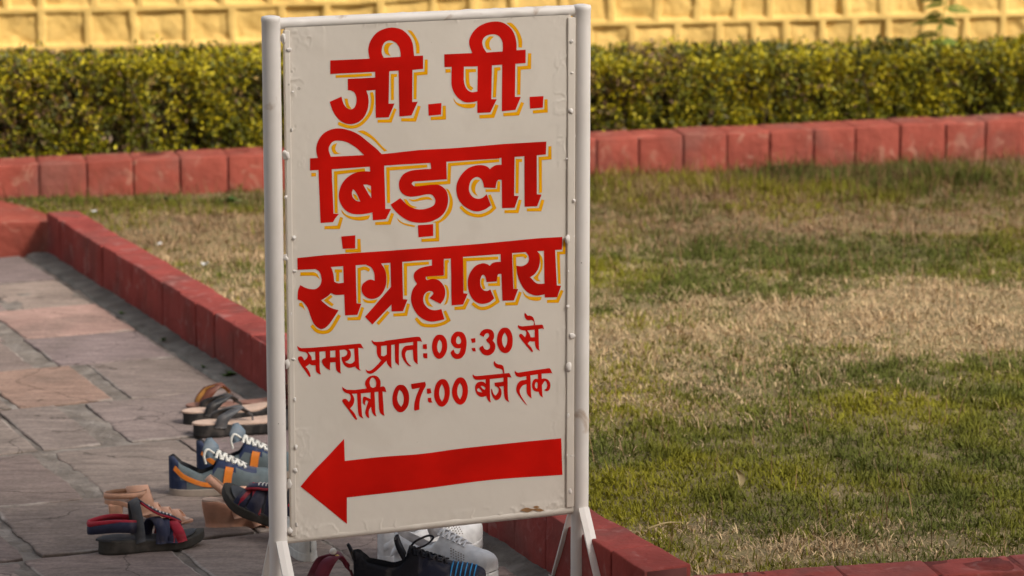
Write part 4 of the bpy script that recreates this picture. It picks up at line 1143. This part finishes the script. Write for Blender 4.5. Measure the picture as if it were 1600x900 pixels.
def laces(p, top, t0, t1, n, half, m, w=.006):
    L_ = []
    for i in range(n):
        t = t0 + (t1 - t0) * i / (n - 1); dt = (t1 - t0) / (n - 1) * .8
        for s in (-1, 1):
            pts = []
            for k in np.linspace(-1, 1, 7):
                q = top(t + dt * (k * .5 + .5) * 1.0, s * k * half); pts.append(q + np.array([0, 0, .0035]))
            L_.append(pts)
    mb = MB()
    for pts in L_:
        v, f = ribbon(pts, (1, 0, 0), w, .0028, 2); mb.add(v, f)
    mb.build('lace', m, p, True)

# -- grey blue sneakers
def blue_sneaker(px, py, yaw, label):
    p = place('sneaker', label, 'shoe', px, py, yaw, 'grey blue sneakers with orange stripes')
    L = .285
    MB().add(*sole(L, lambda t: .021 + .018 * max(0, (t - .72) / .28) ** 2, lambda t: .0 + .018 * max(0, (t - .72) / .28) ** 2, .98, .012)).build('sole', M['tanrubber'], p, True)
    def fm(t, a):
        m = abs(a); k = (1 - m) / .5
        if t < .16 and k < .62 - t * 1.5: return 1
        if t < .10: return 1
        if .38 < t < .80 and m < .42: return 1
        if .40 < t < .62 and k > .72: return 1
        return 0
    top, lift = sneaker(p, L, .95, ([0, .05, .12, .3, .45, .6], [.080, .084, .062, .036, .052, .07]), None, ([0, .3, .42, .55, .7, .8, 1], [.09, .10, .097, .078, .054, .045, .040]), (.40, .46), [M['greyblue'], M['navy'], M['liner']], fm)
    # orange side stripes on both flanks: one sloping along the heel, one upright by the vamp
    for s in (-1, 1):
        def flank(t, k):
            w = hw(t) * .95 * L * .97
            return np.array([t * L, s * (w * (1 + .06 * math.sin(math.pi * k)) * (1 - .16 * k * k) + .0012) + .02 * L * math.sin(math.pi * min(1, max(0, (t - .3) / .7))), .02 + np.interp(t, [0, .05, .12, .3, .45, .6], [.080, .084, .062, .036, .052, .07]) * k])
        v, f = ribbon([flank(t, k) for t, k in ((.055, .70), (.13, .62), (.22, .52), (.32, .38), (.42, .24), (.50, .12))], (.25, 0, 1), .0125, .0008, 4); MB().add(v, f).build('stripe', M['orange'], p)
        def vamp(t, m):
            th = m * math.pi / 2; w = hw(t) * .95 * L * .97; Rf = np.interp(t, [0, .3, .42, .55, .7, .8, 1], [.09, .10, .097, .078, .054, .045, .040])
            return np.array([t * L, s * (w * math.cos(th) ** .85 + .0015) + .02 * L * math.sin(math.pi * min(1, max(0, (t - .3) / .7))), .02 + Rf * math.sin(th) ** .8 + .001])
        v, f = ribbon([vamp(.53 + .065 * m, m) for m in (.06, .2, .34, .48)], (1, 0, -.2), .021, .0008, 4); MB().add(v, f).build('stripe', M['orange'], p)
    v, f = ribbon([(.40 * L, 0, .100), (.385 * L, 0, .125), (.372 * L, 0, .150)], (.75, .6, 0), [.046, .052, .016], .005, 5); MB().add(v, f).build('tongue', M['tongue'], p, True)
    laces(p, top, .44, .66, 5, .021, M['lace'], .0075)
    lp = catmull([(.42 * L, -.02, .115), (.36 * L, -.032, .128), (.33 * L, -.036, .112), (.345 * L, -.034, .09)], 6); v, f = tube(lp, .0032, 6); MB().add(v, f).build('lace', M['lace'], p, True)
    return p
blue_sneaker(264, 773, 4, 'nearer grey blue sneaker with orange stripes and white laces, left of the sign post')
blue_sneaker(307, 748, 4, 'farther grey blue sneaker with white laces, mostly hidden behind its nearer twin')

# -- thong slippers
def thong(name, label, px, py, yaw, L, th, msole, mtop, mstrap, mlin, group, cat='slipper', hs=.052, sw=.034, wid=1.0, ds=0.0, z=0.0):
    p = place(name, label, cat, px, py, yaw, group, z)
    zt_ = lambda t: th * (1.0 + .25 * (1 - sstep(.15, .6, t))) + .012 * max(0, (t - .75) / .25) ** 2
    MB().add(*sole(L, zt_, lambda t: .012 * max(0, (t - .75) / .25) ** 2, wid, .0)).build('sole', msole, p, True)
    MB().add(*sole(L * .97, lambda t: zt_(t) + .004, lambda t: zt_(t) - .002, wid * .955)).build('insole', mtop, p, True)
    ob = p.children[-1]; ob.location.x = L * .015
    toe = np.array([L * (.80 - ds), .004, th + .006])
    for s in (-1, 1):
        w = hw(.42 - ds) * wid * L
        pts = [np.array([L * (.40 - ds), s * (w + .002), th * .9]), np.array([L * (.43 - ds), s * w * 1.02, th + .022]), np.array([L * (.52 - ds), s * w * .82, th + hs * .82]), np.array([L * (.62 - ds), s * w * .45, th + hs]), np.array([L * (.70 - ds), s * w * .16, th + hs * .82]), np.array([L * (.765 - ds), .004, th + hs * .45])]
        wd = [sw, sw * 1.05, sw, sw * .8, sw * .5, .010]
        wv = [(1, 0, .1), (1, 0, .15), (.95, 0, .2), (.85, s * .5, .1), (.6, s * .8, 0), (0, 1, 0)]
        v, f = ribbon(pts, wv, wd, .003, 6); MB().add(v, f).build('strap', mstrap, p, True)
        if mlin is not None:
            q = [a + np.array([0, -s * .0026, -.0030]) for a in pts]; v, f = ribbon(q, wv, np.array(wd) * .93, .002, 6); MB().add(v, f).build('strap_lining', mlin, p, True)
    v, f = tube([toe + np.array([-.002, 0, -.006]), toe + np.array([-.004, 0, hs * .25]), np.array([L * (.765 - ds), .004, th + hs * .5])], [.0032, .003, .004], 8); MB().add(v, f).build('toe_post', mstrap, p, True)
    return p
g2 = 'black thong slippers with beige insoles'
thong('thong_slipper', 'nearer black thong slipper with beige insole, beside the left sign post', 300, 683, 20, .265, .030, M['blackrubber'], M['insole'], M['greystrap'], M['blackstrap'], g2, hs=.045, ds=.12)
thong('thong_slipper', 'farther black thong slipper with beige insole, heel just behind the nearer black one', 284, 664, 20, .265, .030, M['blackrubber'], M['insole'], M['blackstrap'], M['blackstrap'], g2, hs=.045, ds=.12)
g3 = 'brown thong slippers with tan lined straps'
thong('thong_slipper', 'brown thong slipper with tan lined strap standing highest behind the black slippers', 290, 649, 15, .26, .022, M['brownsole'], M['browninsole'], M['brownstrap'], M['tan'], g3, hs=.062, sw=.026, ds=.24)
thong('thong_slipper', 'brown thong slipper with tan lined strap, mostly hidden behind the left sign post', 374, 644, 8, .26, .022, M['brownsole'], M['browninsole'], M['brownstrap'], M['tan'], g3, hs=.062, sw=.030)

# -- peach heeled mules
def mule(label, px, py, yaw, L, hh, wedge, roll=0.0, pitch=0.0, z=0.0):
    p = place('heeled_sandal', label, 'shoe', px, py, yaw, 'peach coloured heeled sandals', z)
    p.rotation_euler = (R(roll), R(pitch), R(yaw))
    zt_ = lambda t: .010 + hh * (1 - sstep(.12, .72, t))
    if wedge:
        MB().add(*sole(L, lambda t: zt_(t), lambda t: 0.0, .84, -.11)).build('wedge_heel', M['wedge'], p, True)
    else:
        MB().add(*sole(L, zt_, lambda t: max(0.0, zt_(t) - .012), .84)).build('sole', M['heelbeige'], p, True)
        v, f = rbox(.019, .022, hh / 2, .005, mid=3); v = np.array(v)
        v[:, 0] *= 1 - .25 * (1 - (v[:, 2] / hh + .5)); v[:, 1] *= 1 - .2 * (1 - (v[:, 2] / hh + .5))
        MB().add(v + np.array([.028, 0, hh / 2]), f).build('heel', M['heelbeige'], p, True)
    MB().add(*sole(L * .97, lambda t: zt_(t * .97 + .015) + .003, lambda t: zt_(t) - .003, .80)).build('insole', M['insole'], p, True)
    def arch(t, h, w, m, name='strap', lean=0):
        y = hw(t) * .84 * L + .001; b = zt_(t); P = []
        for k in np.linspace(0, np.pi, 8): P.append((t * L + lean * math.sin(k), y * math.cos(k), b - .003 + h * math.sin(k)))
        v, f = ribbon(P, (1, 0, .05), w, .003, 3); MB().add(v, f).build(name, m, p, True)
    arch(.46, .070, .056, M['heelbeige'], lean=-.02); arch(.46, .0675, .054, M['heeldark'], 'strap_lining', -.02); arch(.63, .044, .032, M['heelbeige'], lean=-.022); arch(.75, .035, .030, M['heelbeige'], lean=-.02); arch(.87, .028, .026, M['heelbeige'], lean=-.02)
    y = hw(.3) * .84 * L
    if wedge:                                       # slingback standing up as a loop over the heel
        zt0 = zt_(.1)
        P = [(.36 * L, y * .98, zt0 - .006), (.26 * L, y * 1.02, zt0 + .018), (.13 * L, y * .75, zt0 + .046), (.07 * L, 0, zt0 + .058), (.13 * L, -y * .75, zt0 + .046), (.26 * L, -y * 1.02, zt0 + .018), (.36 * L, -y * .98, zt0 - .006)]
        v, f = ribbon(P, (.75, 0, .65), .019, .003, 5); MB().add(v, f).build('ankle_strap', M['heelbeige'], p, True)
        Q = [(a + .001, b * .94, c - .001) for a, b, c in P]; v, f = ribbon(Q, (.75, 0, .65), .0185, .001, 5); MB().add(v, f).build('strap_lining', M['heeldark'], p, True)
    else:                                           # slingback running level from the heel to the top of the vamp
        zh = hh + .010
        P = [(.48 * L, y * .62, zh + .016), (.36 * L, y * .98, zh + .012), (.14 * L, y * .92, zh + .011), (.0, 0, zh + .010), (.14 * L, -y * .92, zh + .011), (.36 * L, -y * .98, zh + .012), (.48 * L, -y * .62, zh + .016)]
        v, f = ribbon(P, (.05, 0, 1), .014, .003, 5); MB().add(v, f).build('ankle_strap', M['heelbeige'], p, True)
        Q = [(a * .98 + .002, b * .95, c + .002) for a, b, c in P]; v, f = ribbon(Q, (.05, 0, 1), .0145, .001, 5); MB().add(v, f).build('strap_lining', M['heeldark'], p, True)
    return p
mule('peach heeled sandal with strappy toe behind the red and navy sandal, leftmost shoe', 164, 822, 8, .222, .060, False)
mule('peach wedge heel sandal propping up a navy sandal beside the left sign post', 316, 826, 10, .23, .064, True)

# -- navy and red strapped sandals
def strap_sandal(label, loc, rot):
    p = empty('strap_sandal', label, 'sandal', loc, 0, 'navy and red strapped sandals'); p.rotation_euler = rot
    L = .265; zt_ = lambda t: .026 + .010 * (1 - sstep(.2, .6, t)) + .016 * max(0, (t - .7) / .3) ** 2
    MB().add(*sole(L, zt_, lambda t: .020 * max(0, (t - .66) / .34) ** 2, .98, .012)).build('sole', M['olive'], p, True)
    MB().add(*sole(L * .95, lambda t: zt_(t * .95 + .025) + .0035, lambda t: zt_(t) - .002, .92)).build('insole', M['greyfelt'], p, True); p.children[-1].location.x = L * .025
    def W(t): return hw(t) * .98 * L
    def cross(t0, t1, h, w, m, name='strap', trim=None):
        P = []
        for k in np.linspace(0, 1, 9):
            t = t0 + (t1 - t0) * k; P.append((t * L, W(t) * .98 * math.cos(math.pi * k), zt_(t) - .004 + h * math.sin(math.pi * k) ** .8))
        v, f = ribbon(P, (1, .0, .1), w, .004, 3); MB().add(v, f).build(name, m, p, True)
        if trim:
            v, f = ribbon([(a, b, c + .0012) for a, b, c in P], (1, .0, .1), w * .34, .004, 3); MB().add(v, f).build('trim', trim, p, True)
    cross(.80, .70, .036, .030, M['navystrap'], trim=M['redtrim']); cross(.62, .78, .046, .026, M['redtrim']); cross(.66, .60, .050, .034, M['navystrap']); cross(.50, .62, .056, .026, M['navystrap'])
    # lengthwise strap over the instep with pale marks
    P = [(.80 * L, .004, zt_(.8) + .036), (.70 * L, .004, zt_(.7) + .052), (.60 * L, .003, zt_(.6) + .062), (.50 * L, 0, zt_(.5) + .078), (.42 * L, 0, zt_(.4) + .092)]
    v, f = ribbon(P, (0, 1, 0), .030, .005, 5); MB().add(v, f).build('instep_strap', M['redtrim'], p, True)
    v, f = ribbon([(a, b, c + .003) for a, b, c in P], (0, 1, 0), .020, .004, 5); MB().add(v, f).build('instep_strap', M['navystrap'], p, True)
    # pale woven marks read across the strap
    mb = MB()
    for x0_ in np.linspace(.50, .70, 7):
        z0_ = float(np.interp(x0_, [.42, .5, .6, .7, .8], [zt_(.4) + .092, zt_(.5) + .078, zt_(.6) + .062, zt_(.7) + .052, zt_(.8) + .036])) + .0062
        v, f = ribbon([(x0_ * L, -.008, z0_), (x0_ * L + .002, 0, z0_ + .0012), (x0_ * L, .008, z0_)], (1, 0, -.5), .0035, .001, 2); mb.add(v, f)
    mb.build('lettering', M['lace'], p)
    for sy in (-1, 1):
        pass
    # tall ankle band
    P = []
    for k in np.linspace(0, 1, 11):
        P.append(((.40 - .04 * math.sin(math.pi * k)) * L, W(.38) * .97 * math.cos(math.pi * k), zt_(.38) - .004 + .100 * math.sin(math.pi * k) ** .75))
    v, f = ribbon(P, (1, 0, .45), .026, .004, 3); MB().add(v, f).build('ankle_strap', M['greyfelt'], p, True)
    # heel strap hanging back
    P = [(.36 * L, W(.3) * 1.0, zt_(.3) + .032), (.16 * L, W(.2) * 1.0, zt_(0) + .036), (-.03 * L, W(.1) * .55, zt_(0) + .032), (-.06 * L, 0, zt_(0) + .030), (-.03 * L, -W(.1) * .55, zt_(0) + .032), (.16 * L, -W(.2) * 1.0, zt_(0) + .036), (.36 * L, -W(.3) * 1.0, zt_(.3) + .032)]
    v, f = ribbon(P, (.1, 0, 1), .028, .005, 5); MB().add(v, f).build('heel_strap', M['navystrap'], p, True)
    v, f = ribbon([(a, b * .94, c + .012) for a, b, c in P], (.1, 0, 1), .012, .006, 5); MB().add(v, f).build('trim', M['redtrim'], p, True)
    return p
strap_sandal('navy and red strapped sandal with grey ankle strap, nearest of the shoes on the left', at(150, 866, 0), (0, 0, R(19)))
strap_sandal('navy strapped sandal tipped up with its toe resting on the peach wedge heel', at(497, 846, 0.0), (R(-14), R(-22), R(168)))

# -- white sneakers
def white_sneaker(px, py, yaw, label, L=.285, liner='whitelin'):
    p = place('sneaker', label, 'shoe', px, py, yaw, 'white sneakers under the signboard')
    MB().add(*sole(L, lambda t: .028 + .014 * max(0, (t - .72) / .28) ** 2, lambda t: .014 * max(0, (t - .72) / .28) ** 2, 1.02, .012)).build('sole', M['white'], p, True)
    cl = ([0, .05, .12, .3, .45, .6], [.066, .072, .064, .048, .060, .066])
    top, lift = sneaker(p, L, .98, cl, None, ([0, .3, .42, .55, .7, .8, 1], [.09, .10, .098, .083, .066, .058, .050]), (.40, .47), [M['white'], M['whitelin'], M[liner]], lambda t, a: 1 if (.44 < t < .66 and abs(a) < .16) else 0, zs=.026)
    v, f = ribbon([(.42 * L, 0, .102), (.395 * L, 0, .124), (.38 * L, 0, .142)], (0, 1, 0), [.052, .058, .040], .007, 5); MB().add(v, f).build('tongue', M['whitelin'], p, True)
    laces(p, top, .46, .66, 5, .019, M['white'], .006)
    for s in (-1, 1):
        mb = MB()
        for i in range(6):
            for j in range(4):
                t = .60 + .026 * i + .006 * j; m = .52 - .065 * j
                th = m * math.pi / 2; w = hw(t) * .98 * L * .97; Rf = np.interp(t, [.42, .55, .7, .8, 1], [.098, .083, .066, .058, .050])
                c = np.array([t * L, s * (w * math.cos(th) ** .85 + .0008) + .02 * L, .026 + Rf * math.sin(th) ** .8])
                v, f = rbox(.0013, .0013, .0013, .0009); mb.add(v + c, f)
        mb.build('perforation', M['tanrubber'], p)
    P = [np.array([.02 * L + .008 * k, -(hw(.06 + .07 * k) * .98 * L * .99 + .002), .05 + .006 * k]) for k in range(6)]
    v, f = ribbon(P, (.3, 0, 1), .018, .0015, 3); MB().add(v, f).build('heel_panel', M['white'], p, True)
    return p
white_sneaker(590, 884, 28, 'white sneaker with its heel to the left, farther of the white pair under the signboard')
white_sneaker(617, 892, -30, 'white sneaker with lace tongue and perforated toe, right of the pair under the signboard')
# worn white canvas shoe behind the left post
p = place('canvas_shoe', 'off white low shoe with black lining behind the foot of the left sign post', 'shoe', 486, 880, 112, None)
L = .225
MB().add(*sole(L, lambda t: .024 + .01 * max(0, (t - .75) / .25) ** 2, lambda t: .01 * max(0, (t - .75) / .25) ** 2, 1.0, .012)).build('sole', M['lace'], p, True)
MBx = sneaker(p, L, .96, ([0, .05, .12, .3, .45, .6], [.040, .043, .040, .034, .04, .045]), None, ([0, .3, .42, .55, .7, .8, 1], [.06, .062, .064, .056, .048, .044, .04]), (.44, .5), [M['lace'], M['whitelin'], M['liner']], lambda t, a: 0, zs=.022)

# -- dark knit trainer with blue banded toe
p = place('knit_trainer', 'navy black knit trainer with blue toe bands, in front of the white sneakers', 'shoe', 552, 930, -3, None)
L = .312
MB().add(*sole(L, lambda t: .026 + .016 * max(0, (t - .72) / .28) ** 2, lambda t: .016 * max(0, (t - .72) / .28) ** 2, 1.0, .012)).build('sole', M['blackrubber'], p, True)
def fm(t, a):
    return 2 if t > .5 else 0
top, lift = sneaker(p, L, .93, ([0, .05, .12, .3, .45, .6], [.083, .080, .058, .046, .060, .068]), None, ([0, .3, .42, .55, .7, .8, 1], [.09, .10, .094, .078, .062, .055, .046]), (.36, .42), [M['black'], M['blue'], M['purple'], M['liner']], fm, zs=.024)
v, f = ribbon([(.385 * L, 0, .096), (.345 * L, 0, .122), (.325 * L, 0, .142)], (0, 1, 0), [.052, .056, .05], .007, 5); MB().add(v, f).build('tongue', M['black'], p, True)
v, f = ribbon([(.012 * L, 0, .088), (-.018 * L, 0, .112), (-.038 * L, 0, .124)], (0, 1, 0), [.026, .02, .012], .005, 4); MB().add(v, f).build('heel_tab', M['black'], p, True)
laces(p, top, .42, .66, 5, .020, M['black'], .006)
for t_ in (.735, .770, .805, .840, .875, .908):
    w_ = hw(t_) * .93 * L * .955
    v, f = ribbon([top(t_ + .018 * (1 - (k / .98) ** 2), k * w_) + np.array([0, 0, .0012 * (1 - k * k)]) + np.array([0, k * .001, 0]) for k in np.linspace(-.98, .98, 13)], (1, 0, -.3), .0032, .0010, 2); MB().add(v, f).build('toe_band', M['blue'], p, True)
lp = catmull([(.43 * L, .0, .118), (.47 * L, .012, .130), (.56 * L, .02, .141), (.60 * L, .012, .138), (.54 * L, -.006, .124), (.44 * L, -.004, .114)], 8); v, f = tube(lp, .0026, 6); MB().add(v, f).build('lace', M['black'], p, True)

# -- maroon slipper with a pearl, at the bottom edge
p = thong('slipper', 'maroon slipper with arched straps and pearl bead, by the left sign post', 424, 938, 12, .245, .020, M['maroon'], M['maroon'], M['maroon'], None, None, hs=.080, sw=.034)
def ball(c, r, m, nm):
    V = [np.array(c) + r * np.array([math.sin(q) * math.cos(w), math.sin(q) * math.sin(w), math.cos(q)]) for q in np.linspace(0, np.pi, 9) for w in np.linspace(0, 2 * np.pi, 14, endpoint=False)]
    MB().add(V, [(i * 14 + j, (i + 1) * 14 + j, (i + 1) * 14 + (j + 1) % 14, i * 14 + (j + 1) % 14) for i in range(8) for j in range(14)]).build(nm, m, p, True)
ball((.147, .004, .020 + .088), .0085, M['pearl'], 'pearl'); ball((.155, -.006, .020 + .077), .006, M['gold'], 'bead')
